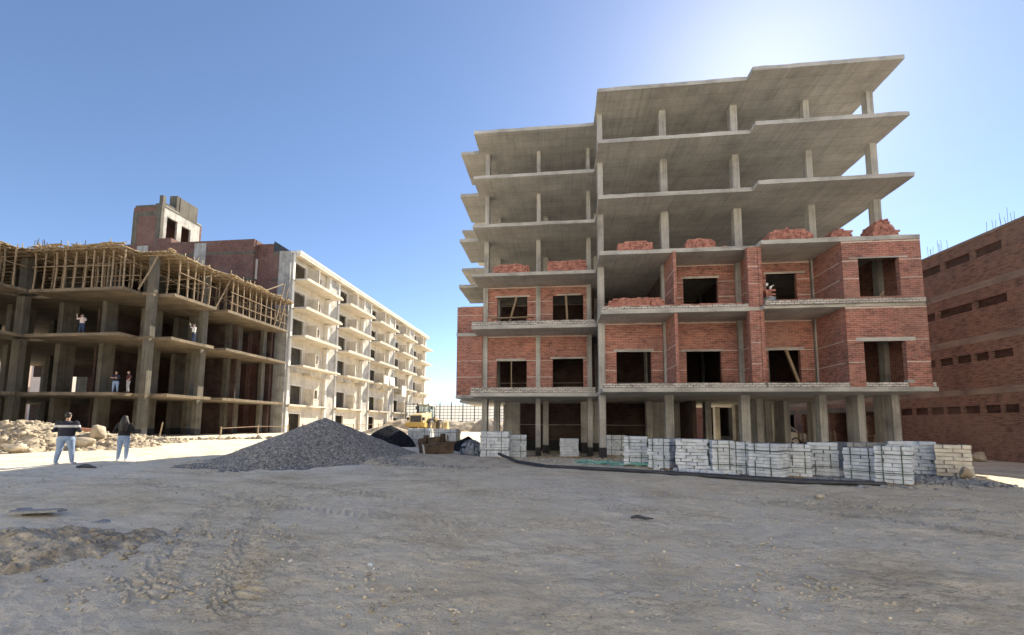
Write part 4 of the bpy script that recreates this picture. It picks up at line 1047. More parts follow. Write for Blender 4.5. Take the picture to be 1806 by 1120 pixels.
# rubble ridge in front of the left frame
def f_rub(X, Y):
    z = cone(X, Y, -25.9, 18.0, 1.35, 3.4, 2.6, .6, 41, .2)
    for q in ((-24.0, 18.2, .45, 2.6, 1.9, 43), (-24.8, 20.6, .55, 3.0, 1.8, 44), (-26.8, 22.6, .5, 3.2, 1.8, 45), (-28.0, 25.2, .3, 2.4, 1.5, 46), (-30, 20, 1.2, 3.6, 3.0, 49)):
        z = np.maximum(z, cone(X, Y, q[0], q[1], q[2], q[3], q[4], .7, q[5], .3))
    return zbase(X, Y) + z + np.where(z > -.1, (.9 * np.maximum(.34 - np.abs(fbm(X * .8, Y * .8, 51, 5)), 0) - .16) + .5 * (.3 - np.abs(fbm(X * 2.6, Y * 2.6, 55, 4))) * .7, -.1)
V, F = heap_grid(f_rub, -36, -20, 14, 30, .075)
RU = thing("rubble_ridge", (-26, 21, .2), "sunlit ridge of chalky rubble and spoil in front of the open frame", "rubble")
np_mesh("spoil", V, F, MT['rubble'], RU, smooth=False)
P = np.column_stack([rg.uniform(-33, -20.5, 9000), rg.uniform(14.5, 29, 9000)]); z_ = f_rub(P[:, 0], P[:, 1]); k_ = (z_ - zbase(P[:, 0], P[:, 1])) > .02
P, z_ = P[k_][:4200], z_[k_][:4200]; S = .025 + .11 * rg.random(len(P)) ** 3
Vs, Fs = scatter(np.column_stack([P, z_]), S, 12, .65, SHARD, .42); props(np_mesh("rubble_stones", Vs, Fs, MT['rock'], RU), kind="stuff")
P = np.column_stack([rg.uniform(-28, -19, 1500), rg.uniform(26.5, 34, 1500)]); P = P[(np.abs(P[:, 1] - (27.5 + (P[:, 0] + 27) * .75)) < .9)][:420]
Vs, Fs = scatter(np.column_stack([P, zbase(P[:, 0], P[:, 1]) + .03]), .05 + .17 * rg.random(len(P)) ** 2.5, 13, .6, SHARD, .4)
props(np_mesh("rubble_strip", Vs, Fs, MT['rock']), "straggling line of pale stones along the foot of the open frame", "rubble", kind="stuff")
one_rock("boulder", (-23.6, 19.6, .92), (.55, .40, .60), MT['rock'], "big upright block of pale rock between the two people in the yard", "rock", 3)
one_rock("boulder", (-22.6, 15.6, .40), (.5, .4, .3), MT['rock'], "flat sunlit boulder at the foot of the rubble, left of the man", "rock", 4)
one_rock("boulder", (-22.3, 18.0, .42), (.75, .45, .36), MT['rock'], "sloping pale boulder low in the rubble right of the man", "rock", 5)
mb = MB(); mb.disc_rev((-25.2, 20.0, 1.12), (.95, .35, -.12), [(.06, 0), (.10, 0), (.10, .9), (.06, .9), (.06, 0)], 14)
props(mb.build("clay_pipe", MT['orange'], smooth=True), "orange brown pipe poking out of the rubble beside the upright rock", "pipe")
for k, (a, b, lab) in enumerate((((-29.2, 28.6, .3), (-28.9, 28.5, 1.5), "thin pale stake standing in the spoil right of the corner column"), ((-31.0, 27.6, .3), (-30.2, 27.3, .75), "first bent stick leaning in the rubble near the woman"), ((-30.9, 27.3, .7), (-29.6, 27.9, .3), "second stick lying slantwise in the rubble near the woman"))):
    stick("stake", a, b, .06, lab, "stake")
def rail(pts, label):
    T = thing("timber_rail", pts[0], label, "rail", "timber rails along the apartment block")
    for (a, b) in zip(pts[:-1], pts[1:]): MB().bar(a, b, .16, .06).build("rail", MT['wood'], T)
    for p in pts: MB().bar((p[0], p[1], zg(p[0], p[1]) - .1), (p[0] + .03, p[1], p[2] + .15), .1).build("stake", MT['wood'], T)
rail([(-30.2, 35.5, 1.0), (-30, 40.0, 1.15), (-29.6, 44.2, 1.15)], "near timber rail on stakes at the corner of the open frame")
rail([(-29.4, 46.5, 1.3), (-29.2, 52, 1.35), (-29.0, 58, 1.35)], "middle timber rail in front of the first two bays of the white block")
rail([(-28.9, 59.0, 1.35), (-28.8, 66, 1.38), (-28.6, 73, 1.35)], "far timber rail in front of the third bay of the white block")
def heap_simple(name, c, h, rx, ry, seed, mat, label, cat, pw=.8):
    fn = lambda X, Y: zbase(X, Y) + cone(X, Y, c[0], c[1], h, rx, ry, pw, seed, .25) + .12 * fbm(X * 1.4, Y * 1.4, seed, 5) - .05
    V, F = heap_grid(fn, c[0] - rx * 1.3, c[0] + rx * 1.3, c[1] - ry * 1.3, c[1] + ry * 1.3, max(.08, rx / 26)); props(np_mesh(name, V, F, mat, smooth=False), label, cat)
heap_simple("spoil_heap", (-19.5, 47), 1.0, 3.6, 2.2, 61, MT['rubble'], "sunlit spoil heap left of the loader, behind the dark heap", "spoil heap")
heap_simple("spoil_heap", (-13.0, 62), 1.6, 4.5, 3.0, 62, MT['rubble'], "cream spoil heap right of the loader below the fence", "spoil heap")
heap_simple("spoil_heap", (-10.4, 60), 2.2, 2.2, 2.0, 63, MT['bank'], "beige stone pile against the left side of the big building", "spoil heap", .5)
heap_simple("dark_rubble", (-5.3, 24.6), .95, 1.2, .9, 64, MT['darkheap'], "dark lumpy rubble between the two rows of block stacks left of the building", "rubble")
def f_dm(X, Y): return zbase(X, Y) + cone(X, Y, -6.3, 4.6, .15, 1.6, .8, .7, 71, .3) + (.10 * np.abs(fbm(X * 2.4, Y * 2.4, 72, 6)) + .08 * np.abs(fbm(X * 8, Y * 8, 73, 4))) * sstep(-.3, .1, cone(X, Y, -6.3, 4.6, .15, 1.6, .8, .7, 71, .3)) + .07 * fbm(X * 4, Y * 4, 75, 4) - .045
V, F = heap_grid(f_dm, -8.6, -4.0, 3.2, 6.2, .025)
DM = thing("dirt_mound", (-6.3, 4.7, 0), "low mound of brown clods in the left foreground", "dirt mound")
np_mesh("soil", V, F, MT['dirtmound'], DM, smooth=True)
P = np.column_stack([rg.normal(-6.2, .95, 900), rg.normal(4.6, .5, 900)]); Vs, Fs = scatter(np.column_stack([P, np.maximum(f_dm(P[:, 0], P[:, 1]), zbase(P[:, 0], P[:, 1]))]), .006 + .042 * rg.random(900) ** 4, 15, .7, ICO1, .38); props(np_mesh("clods", Vs, Fs, MT['dirtmound'], DM), kind="stuff")

# clods, chips and small stones lying all over the yard
PP = []; SS = []
for (cx, cy, sx, sy, n, s) in ((-1.95, 4.35, .45, .28, 420, .035), (-1.6, 4.75, .35, .2, 200, .03), (-.85, 3.5, .5, .25, 250, .03), (-1.8, 5.8, .5, .3, 200, .03), (-3.1, 4.2, .5, .3, 260, .03), (-3.7, 3.6, .5, .25, 300, .035), (-4.2, 5.7, .5, .3, 180, .03), (1.9, 5.0, .6, .3, 160, .025), (2.7, 4.4, .5, .25, 260, .03), (1.5, 4.1, .5, .3, 160, .025), (3.2, 5.9, 1, .4, 260, .028), (5.2, 7.6, 1.4, .6, 300, .03), (.3, 6.4, .8, .3, 160, .026), (.6, 3.6, .5, .2, 160, .025), (0, 9.6, 2.5, .7, 260, .03), (6.2, 9.8, 2, .8, 260, .035), (-5, 9, 2, .6, 200, .03)):
    n = int(n * 1.4)
    PP.append(np.column_stack([rg.normal(cx, sx, n), rg.normal(cy, sy, n)])); SS.append(.003 + s * .8 * rg.random(n) ** 3.5)
n = 3800; a = rg.uniform(-1.1, 1.1, n) - _ya; r = 2.6 * (30 / 2.6) ** rg.random(n); PP.append(np.column_stack([r * np.sin(a), r * np.cos(a)])); SS.append((.003 + .017 * rg.random(n) ** 5) * (.6 + r / 14))
P = np.vstack(PP); S = np.concatenate(SS)
Vs, Fs = scatter(np.column_stack([P, zbase(P[:, 0], P[:, 1]) + S * .25]), S, 17, .55, ICO1, .4)
props(np_mesh("loose_stones", Vs, Fs, MT['clod']), "loose clods and small stones strewn over the yard", "stones", kind="stuff")
one_rock("rock", (11.45, 13.75, .15), (.27, .22, .24), MT['rock'], "pale rounded rock at the sunlit strip beside the last block stack", "rock", 21, flat=.9)
one_rock("clod", (5.45, 9.9, .05), (.16, .12, .08), MT['clod'], "reddish brown clod lying alone right of centre in the yard", "clod", 22)
one_rock("rock", (18.2, 21.2, .15), (.45, .35, .3), MT['rock'], "grey rock at the foot of the dark brick wall", "rock", 23)
one_rock("clod", (-6.7, 5.75, .03), (.17, .12, .07), MT['blockdark'], "dark grey lump on the back edge of the left dirt mound", "clod", 24)
for k, (x, y, s, lab) in enumerate(((-1.98, 4.46, .05, "largest white plaster crumb in the front yard, left of centre"), (-1.9, 4.36, .025, "small white crumb next to the larger plaster crumb"), (1.87, 4.98, .035, "white chip near the middle of the yard"), (-2.9, 4.5, .03, "pale flat chip between the clod patches"))):
    one_rock("plaster_crumb", (x, y, .02), (s, s * .7, s * .5), MT['white'], lab, "crumb", 30 + k)
# dark plastic scrap
def scrap(name, pts, w, mat, label, cat):
    mb = MB(); mb.tube([(x, y, zg(x, y) + z) for x, y, z in pts], w, 6); props(mb.build(name, MT[mat], smooth=True), label, cat)
scrap("plastic_scrap", [(1.12, 7.2, .03), (1.22, 7.22, .05), (1.34, 7.17, .03), (1.46, 7.15, .035)], [.02, .03, .025, .01], 'pipe', "black plastic scrap lying in the middle of the yard", "scrap")
scrap("plastic_scrap", [(-14.4, 11.5, .02), (-14.25, 11.6, .05), (-14.05, 11.55, .05), (-13.85, 11.6, .01)], [.04, .08, .06, .02], 'pipe', "dark crumpled scrap in the shade in front of the woman", "scrap")
for k in range(4):
    x, y = -8.6 + k * .22, 6.2 - k * .1
    props(MB().obox((x, y, zg(x, y) + .015 + .03 * k), (.62, .16, .035), (random.uniform(-.06, .06), random.uniform(-.05, .05), random.uniform(-.6, .6))).build("stone_slab", MT['blockdark']), ("lowest", "second", "third", "topmost")[k] + " grey slab of the small slab heap at the left frame edge", "slab")

# ================================================================== concrete block stacks
def block_stack(x, y, w, d, h, yaw, label, mat='block', straps=True, tumble=0, seed=1, courses=8, pallet=True, name="block_stack"):
    rg = random.Random(seed); z = zg(x, y); h *= rg.uniform(.95, 1.05); courses += 1
    T = thing(name, (x, y, z), label, "block stack", "stacks of pale concrete blocks", rot=yaw)
    mb = MB(); b0 = .05; ch = (h - b0) / courses
    for r in range(courses):
        zz = b0 + r * ch; off = (r % 2) * .5
        nx = max(2, round(w / .36)); ny = max(2, round(d / .36)); bw = w / nx; bd = d / ny
        top = r == courses - 1
        sh = (rg.uniform(-.012, .012), rg.uniform(-.012, .012)) if not tumble else (rg.uniform(-.05, .05) * tumble, rg.uniform(-.04, .04) * tumble)
        for i in range(nx + (1 if off else 0)):
            for j in range(ny):
                if 0 < j < ny - 1 and not top: continue
                xa = -w / 2 + (i - off) * bw; xb = xa + bw; xa, xb = max(xa, -w / 2), min(xb, w / 2)
                if xb - xa < .06 or (top and rg.random() < .10 + .3 * tumble) or (tumble and r > 1 and rg.random() < .05): continue
                g = .007
                mb.obox(((xa + xb) / 2 + sh[0] + rg.uniform(-.014, .014), -d / 2 + (j + .5) * bd + sh[1] + rg.uniform(-.026, .026) * (1 + tumble), zz + ch / 2), (xb - xa - g - rg.uniform(0, .012), bd - g, ch - .007 - rg.uniform(0, .011)), (rg.uniform(-.01, .01) * (1 + 3 * tumble), 0, rg.uniform(-.02, .02) * (1 + 4 * tumble)))
        mb.box(-w / 2 + .12, w / 2 - .12, -d / 2 + .12, d / 2 - .12, zz, zz + ch * (.7 if top else 1))
    mb.build("blocks", MT[mat], T, local=True)
    if pallet:
        p = MB()
        for k in range(3): p.box(-w / 2, w / 2, -d / 2 + k * (d - .1) / 2, -d / 2 + .1 + k * (d - .1) / 2, -.06, .046)
        p.build("pallet", MT['wood'], T, local=True)
    if straps:
        e = .012
        for sx in (-w * .27, w * .24):
            s = MB(); s.box(sx - .012, sx + .012, -d / 2 - e, -d / 2 - e + .006, .0, h + .01); s.box(sx - .012, sx + .012, -d / 2 - e, d / 2 + e, h + .008, h + .014); s.box(sx - .012, sx + .012, d / 2 + e - .006, d / 2 + e, 0, h + .01); s.build("strap", MT['strap'], T, local=True)
        for zz in (h * .30, h * .78):
            s = MB(); f = e + .014
            s.box(-w / 2 - f, w / 2 + f, -d / 2 - f, -d / 2 - f + .006, zz, zz + .022); s.box(-w / 2 - f, w / 2 + f, d / 2 + f - .006, d / 2 + f, zz, zz + .022)
            s.box(-w / 2 - f, -w / 2 - f + .006, -d / 2 - f, d / 2 + f, zz, zz + .022); s.box(w / 2 + f - .006, w / 2 + f, -d / 2 - f, d / 2 + f, zz, zz + .022); s.build("strap", MT['strap'], T, local=True)
    return T
block_stack(-9.0, 27.2, 1.45, 1.1, 1.05, .15, "far block stack behind the left end of the rusty bin", seed=1)
block_stack(-7.2, 27.1, 1.45, 1.1, 1.05, -.05, "far block stack behind the right end of the rusty bin", seed=2)
block_stack(-2.98, 19.9, 1.32, 1.2, 1.22, .05, "white block stack in two columns in front of the left ground floor column", seed=3, courses=7)
block_stack(-2.15, 20.9, 1.0, 1.1, 1.16, .10, "block stack tucked behind the right edge of the white one left of the entrance", seed=31, courses=7)
block_stack(.45, 22.2, .92, .8, 1.0, .0, "lone block stack deep in the shade between the two front columns", seed=4, straps=False, courses=6)
block_stack(2.72, 21.8, .95, .8, 1.0, .0, "shaded block stack just right of the tall centre column", seed=5)
block_stack(2.8, 16.65, 0.84, 0.8, 1.06, -0.17, "first strapped block stack of the front row beside the green straps", seed=6)
block_stack(3.54, 15.6, 0.74, 0.8, 1.06, -0.56, "second block stack of the front row, left of the collapsed one", seed=7)
block_stack(4.26, 14.66, 0.95, 0.8, 1.10, -0.28, "collapsing block stack with rubble at its foot in the front row", straps=False, tumble=1.0, seed=8, courses=9)
block_stack(5.0, 14.32, 0.66, 0.8, 1.05, -0.06, "block stack right of the collapsing one, its straps intact", seed=9)
block_stack(5.55, 14.12, 0.5, 0.7, 1.0, -0.37, "narrow block stack standing back behind the row, half hidden", seed=10)
block_stack(6.02, 13.4, 0.8, 0.78, 1.0, -0.76, "widest block stack at the middle of the front row", seed=11, courses=9)
block_stack(7.05, 13.78, 0.6, 0.7, .98, -0.48, "block stack squeezed against the right side of the widest one", seed=12)
block_stack(7.9, 14.18, 0.74, 0.75, 1.05, -0.42, "strapped block stack ending the row, left of the gap", seed=13)
block_stack(8.47, 13.2, 0.80, 0.68, .95, -0.84, "square block stack just right of the gap in the row", seed=14)
block_stack(8.70, 12.45, 0.74, 0.7, .95, -0.68, "nearest block stack leaning over the dark rubble strip", seed=15)
block_stack(11.15, 15.3, 1.15, 0.85, 1.06, -0.5, "loosely piled block stack with gaps behind the nearest one", straps=False, tumble=.6, seed=16, courses=8, pallet=False)
block_stack(11.7, 14.45, 0.78, 0.8, .98, -0.58, "cream block stack at the right end with broken top blocks", 'blockwarm', straps=False, tumble=.35, seed=17, courses=7, pallet=False)
block_stack(10.2, 16.1, 1.15, .8, 1.0, -.05, "stack of grey kerb stones behind the nearest block stack", 'blockdark', straps=False, seed=18, courses=5, pallet=False)
# loose blocks
LBS = [(3.95, 14.0), (4.3, 13.85), (4.6, 13.9), (4.15, 14.15), (4.75, 13.7), (3.8, 14.2), (5.05, 13.55), (4.45, 14.1), (3.2, 15.0), (3.75, 14.75)]
proto = None
for k, (x, y) in enumerate(LBS):
    s = (.19, .11, .09)
    if k == 0: o = MB().obox((0, 0, 0), s).build("loose_block", MT['block']); proto = o
    else: o = proto.copy(); COL.objects.link(o)
    o.location = (x, y, zg(x, y) + .07); o.rotation_euler = (random.uniform(-.6, .6), random.uniform(-.6, .6), random.uniform(0, 3)); o.scale = (random.uniform(.7, 1.2), random.uniform(.7, 1.2), 1)
    props(o, "broken pale block lying in front of the collapsing stack", "block", "broken blocks on the ground")
P = np.column_stack([rg.normal(4.35, .42, 260), rg.normal(14.0, .2, 260)]); Vs, Fs = scatter(np.column_stack([P, zbase(P[:, 0], P[:, 1]) + .03]), .02 + .07 * rg.random(260) ** 2, 19, .8)
props(np_mesh("block_rubble", Vs, Fs, MT['block']), "pale crumbled block rubble at the foot of the collapsing stack", "rubble", kind="stuff")
P = np.column_stack([rg.uniform(7.0, 11.6, 1500), np.zeros(1500)]); P[:, 1] = 13.1 - (P[:, 0] - 7) * .02 + rg.normal(0, .55, 1500) + (P[:, 0] > 9) * .5
Vs, Fs = scatter(np.column_stack([P, zbase(P[:, 0], P[:, 1]) + .015]), .02 + .07 * rg.random(1500) ** 2, 20, .6)
props(np_mesh("dark_rubble", Vs, Fs, MT['blockdark']), "dark slaty rubble spread around the nearest block stacks", "rubble", kind="stuff")
P = np.column_stack([rg.uniform(-3.5, 3.0, 900), rg.normal(18.6, 1.1, 900)]); Vs, Fs = scatter(np.column_stack([P, zbase(P[:, 0], P[:, 1]) + .01]), .012 + .05 * rg.random(900) ** 3, 25, .6)
props(np_mesh("building_debris", Vs, Fs, MT['clod']), "small debris on the ground before the left ground floor columns", "debris", kind="stuff")
for k in range(9):
    x, y = -3.2 + k * .62 + random.uniform(-.2, .2), 20.6 + random.uniform(-1.2, 1.0)
    props(MB().bar((x, y, zg(x, y) + .04), (x + random.uniform(.4, 1.0), y + random.uniform(-.5, .5), zg(x, y) + .07), .1, .035).build("board_offcut", MT['wood']), "grey board offcut lying on the ground before the left ground floor columns", "offcut", "board offcuts before the building")
# ---- black pipes, green straps
def ptube(name, pts, r, mat, label, cat, group=None, n=10):
    q = []
    for (a, b) in zip(pts[:-1], pts[1:]):
        for k in range(6): t = k / 6; q.append((a[0] + (b[0] - a[0]) * t, a[1] + (b[1] - a[1]) * t, a[2] + (b[2] - a[2]) * t))
    q.append(pts[-1]); mb = MB(); mb.tube(q, r, n); return props(mb.build(name, MT[mat], smooth=True), label, cat, group)
ptube("plastic_pipe", [(-2.5, 17.6, .30), (-1.6, 16.2, .12), (-.5, 15.2, .06), (2.0, 14.3, .06), (4.3, 13.1, .06), (6.2, 12.1, .06), (7.6, 11.95, .07)], .06, 'pipe', "long black plastic pipe lying along the front of the block stacks", "pipe")
ptube("plastic_pipe", [(3.2, 13.95, .05), (5.0, 13.0, .06), (6.6, 12.35, .06), (8.2, 12.05, .05)], .06, 'pipe', "shorter second black pipe lying behind the long one", "pipe")
for k in range(14):
    x, y = .9 + k * .17 + random.uniform(-.1, .1), 16.9 - k * .06 + random.uniform(-.25, .25)
    pts = [(x + random.uniform(-.45, .45) , y + random.uniform(-.3, .3), zg(x, y) + .02 + random.uniform(0, .16)) for _ in range(5)]
    o = ptube("plastic_strap", pts, .016, 'green', "turquoise plastic strap in the tangle beside the first block stack", "strap", "tangled turquoise straps", 5)
# ---- wrapped bundle beside the white stack
mb = MB(); mb.disc_rev((-4.35, 21.0, zg(-4.35, 21) + .0), (0, 0, 1), [(.45, 0), (.55, .2), (.5, .5), (.36, .72), (.15, .8), (0, .8)], 14)
o = mb.build("plastic_bundle", MT['tarp']); rgx = np.random.default_rng(2)
for v_ in o.data.vertices: v_.co += Vector(rgx.normal(0, .035, 3))
props(o, "crumpled blue grey plastic bundle left of the white block stack", "bundle")

# ---- rusty steel bin on the sand
def build_bin():
    x, y = -5.6, 19.2
    T = thing("steel_bin", (x, y, .16), "rusty brown steel bin lying open on the sand with a white patch on its side", "bin", rot=R_(33))
    T.rotation_euler = (R_(2), R_(-5), R_(33))
    L, W, H, t = 1.25, 1.15, .50, .03; R2 = MT['rust']
    mb = MB(); mb.box(-L / 2, L / 2, -W / 2, W / 2, 0, t); mb.build("floor", R2, T, local=True)
    mb = MB(); mb.hexa([(-L / 2, -W / 2, t), (L / 2, -W / 2, t), (L / 2, -W / 2 + t, t), (-L / 2, -W / 2 + t, t), (-L / 2 - .05, -W / 2 - .1, H), (L / 2 + .05, -W / 2 - .1, H), (L / 2 + .05, -W / 2 - .1 + t, H), (-L / 2 - .05, -W / 2 - .1 + t, H)])
    mb.box(-L / 2 - .08, L / 2 + .08, -W / 2 - .14, -W / 2 - .02, H, H + .04); mb.build("front_plate", R2, T, local=True)
    mb = MB(); mb.hexa([(-L / 2, W / 2 - t, t), (L / 2, W / 2 - t, t), (L / 2, W / 2, t), (-L / 2, W / 2, t), (-L / 2, W / 2 + .05, H + .2), (L / 2, W / 2 + .05, H + .2), (L / 2, W / 2 + .05 + t, H + .2), (-L / 2, W / 2 + .05 + t, H + .2)]); mb.build("back_plate", R2, T, local=True)
    for s, hb in ((-1, H + .16), (1, H - .02)):
        mb = MB(); xa = s * L / 2 - (t if s > 0 else 0)
        mb.hexa([(xa, -W / 2 + t, t), (xa + t, -W / 2 + t, t), (xa + t, W / 2 - t, t), (xa, W / 2 - t, t), (xa + s * .05, -W / 2 - .06, H), (xa + t + s * .05, -W / 2 - .06, H), (xa + t + s * .05, W / 2, hb), (xa + s * .05, W / 2, hb)])
        e = mb.build("end_plate", R2, T, local=True)
        if s < 0:
            mb = MB(); mb.hexa([(xa - .012, -W / 2 + .12, .08), (xa - .006, -W / 2 + .12, .08), (xa - .006, -W / 2 + .42, .10), (xa - .012, -W / 2 + .42, .10), (xa - .054, -W / 2 + .10, .50), (xa - .046, -W / 2 + .10, .50), (xa - .046, -W / 2 + .40, .52), (xa - .054, -W / 2 + .40, .52)]); mb.build("white_patch", MT['white'], e, local=True)
    for px in (-.38, .42):
        mb = MB(); mb.box(px - .03, px + .03, W / 2 - .3, W / 2 - .05, H - .05, H + .34); mb.box(px + .1, px + .16, W / 2 - .3, W / 2 - .05, H - .05, H + .34); mb.tube([(px - .05, W / 2 - .17, H + .24), (px + .18, W / 2 - .17, H + .24)], .05, 10); mb.build("lug", R2, T, local=True)
    mb = MB(); mb.box(-.2, .25, -W / 2 - .10, -W / 2 - .06, .44, .52); mb.tube([(.5, 0, H - .05), (.62, .1, H + .28), (.7, .3, H + .2), (.72, .4, H - .05)], .025, 8); mb.build("bracket", R2, T, local=True)
build_bin()

# ---- car behind the ground floor columns
def build_car():
    T = thing("parked_car", (16.95, 36.4, .05), "pale beige car seen between the ground floor columns of the right wing", "car", rot=R_(72))
    paint = MT['carpaint']
    sec = [(-2.0, .35, .75, .72), (-1.9, .3, .92, .80), (-1.2, .28, .98, .84), (-.9, .28, 1.0, .85), (.75, .28, .95, .85), (1.6, .3, .86, .82), (2.05, .36, .66, .74)]
    mb = MB()
    for (a, b) in zip(sec[:-1], sec[1:]):
        (y0, l0, h0, w0), (y1, l1, h1, w1) = a, b
        mb.hexa([(-w0, y0, l0), (w0, y0, l0), (w1, y1, l1), (-w1, y1, l1), (-w0 * .94, y0, h0), (w0 * .94, y0, h0), (w1 * .94, y1, h1), (-w1 * .94, y1, h1)])
    mb.build("body", paint, T, local=True)
    g = MB(); g.hexa([(-.76, -1.45, .97), (.76, -1.45, .97), (.76, .85, .93), (-.76, .85, .93), (-.62, -1.0, 1.40), (.62, -1.0, 1.40), (.6, .15, 1.42), (-.6, .15, 1.42)]); g.build("glasshouse", MT['steel'], T, local=True)
    r = MB(); r.hexa([(-.63, -1.02, 1.40), (.63, -1.02, 1.40), (.61, .17, 1.42), (-.61, .17, 1.42), (-.55, -.9, 1.46), (.55, -.9, 1.46), (.53, .05, 1.47), (-.53, .05, 1.47)])
    for s in (-1, 1):
        r.bar((s * .76, -1.45, .97), (s * .62, -1.0, 1.40), .06); r.bar((s * .76, .85, .93), (s * .6, .15, 1.42), .06); r.bar((s * .78, -.3, .97), (s * .62, -.3, 1.42), .06)
    r.build("roof", paint, T, local=True)
    for s in (-1, 1):
        for y in (-1.25, 1.3):
            w = MB(); w.disc_rev((s * .74, y, .31), (s, 0, 0), [(.2, -.1), (.3, -.1), (.31, 0), (.3, .1), (.2, .1)], 18); t_ = w.build("tyre", MT['steel'], T, local=True)
            w = MB(); w.disc_rev((s * .74, y, .31), (s, 0, 0), [(.2, .08), (.08, .06), (0, .09)], 14); w.build("rim", MT['white'], t_, local=True)
        MB().box(s * .6 - .14, s * .6 + .14, 1.98, 2.06, .55, .68).build("headlight", MT['white'], T, local=True)
        MB().box(s * .6 - .12, s * .6 + .12, -2.03, -1.95, .6, .76).build("tail_light", MT['orange'], T, local=True)
MT['carpaint'] = mat_plain("pale_beige_car_paint", (.55, .50, .38), .35)
build_car()

# ================================================================== people
def skin_obj(name, nd, edges, root, mat, parent, sub=1):
    keys = list(nd); idx = {k: i for i, k in enumerate(keys)}
    me = bpy.data.meshes.new(name); me.from_pydata([nd[k][:3] for k in keys], [(idx[a], idx[b]) for a, b in edges], [])
    o = bpy.data.objects.new(name, me); COL.objects.link(o); o.parent = parent; me.materials.append(mat)
    m = o.modifiers.new("Skin", 'SKIN'); m.use_smooth_shade = True
    sv = me.skin_vertices[0].data
    for k in keys:
        r = nd[k][3]; r2 = nd[k][4] if len(nd[k]) > 4 else r
        sv[idx[k]].radius = (r, r2); sv[idx[k]].use_root = (k == root)
    s = o.modifiers.new("Sub", 'SUBSURF'); s.levels = sub; s.render_levels = sub
    return o
SKIN = mat_plain("skin", (.46, .29, .21), .6)
HAIR = mat_plain("dark_hair", (.018, .014, .012), .6)
DENIM = mat_plain("light_blue_denim", (.25, .34, .50), .85)
NAVY = mat_plain("navy_knit", (.018, .02, .035), .9)
BLACKK = mat_plain("black_knit", (.014, .013, .015), .9)
SHOE = mat_plain("white_shoe", (.62, .62, .64), .6)
DSHOE = mat_plain("dark_shoe", (.03, .03, .035), .6)
PINK = mat_plain("pale_pink_cotton", (.62, .50, .47), .9)
WHITEC = mat_plain("white_cotton", (.78, .77, .75), .9)
DJEAN = mat_plain("dark_blue_denim", (.03, .05, .11), .85)
MAROON = mat_plain("dark_red_cotton", (.06, .02, .025), .9)
def mat_stripe(base, z0, z1):
    m, t, b = nodes("striped_navy_knit"); tc = N(t, "TexCoord"); sp = N(t, "SeparateXYZ"); t.links.new(tc.outputs['Object'], sp.inputs[0])
    mr = N(t, "MapRange"); mr.inputs[1].default_value = z0 - 1; mr.inputs[2].default_value = z0 + 1; t.links.new(sp.outputs[2], mr.inputs[0])
    r = N(t, "ValToRGB"); r.color_ramp.interpolation = 'CONSTANT'; e = r.color_ramp.elements; e[0].position = 0; e[0].color = (*base, 1); e[1].position = .5; e[1].color = (.55, .55, .56, 1)
    k = e.new(.5 + (z1 - z0) / 2); k.color = (*base, 1)
    t.links.new(mr.outputs[0], r.inputs[0]); t.links.new(r.outputs[0], b.inputs['Base Color']); b.inputs['Roughness'].default_value = .92; return m
STRIPE = mat_stripe((.018, .02, .035), 1.25, 1.325)
def fused(name, mb, mat, parent, voxel):
    """overlapping closed shapes fused into one continuous surface"""
    o = mb.build(name, mat, parent, local=True)
    m = o.modifiers.new("Remesh", 'REMESH'); m.mode = 'VOXEL'; m.voxel_size = voxel; m.use_smooth_shade = True
    sm = o.modifiers.new("Smooth", 'SMOOTH'); sm.factor = .5; sm.iterations = 3
    return o
def ball(mb, c, r, n=12):
    rx, ry, rz = r if isinstance(r, (tuple, list)) else (r, r, r); k = 8
    rings = [[(c[0] + rx * math.sin(math.pi * (i + .001) / k) * math.cos(2 * math.pi * j / n), c[1] + ry * math.sin(math.pi * (i + .001) / k) * math.sin(2 * math.pi * j / n), c[2] - rz * math.cos(math.pi * i / k)) for j in range(n)] for i in range(k + 1)]
    for i in range(k):
        for j in range(n): mb.quad([rings[i][j], rings[i][(j + 1) % n], rings[i + 1][(j + 1) % n], rings[i + 1][j]])
def limb(mb, pts, rs):
    mb.tube(pts, rs, 12)
    for p, r in zip(pts, rs): ball(mb, p, r)
def torso(mb, rings, n=20):
    R = [[(x + rx * math.cos(2 * math.pi * j / n), y + ry * math.sin(2 * math.pi * j / n), z) for j in range(n)] for (x, y, z, rx, ry) in rings]
    for i in range(len(R) - 1):
        for j in range(n): mb.quad([R[i][j], R[i][(j + 1) % n], R[i + 1][(j + 1) % n], R[i + 1][j]])
    mb.quad(R[0][::-1]); mb.quad(R[-1])
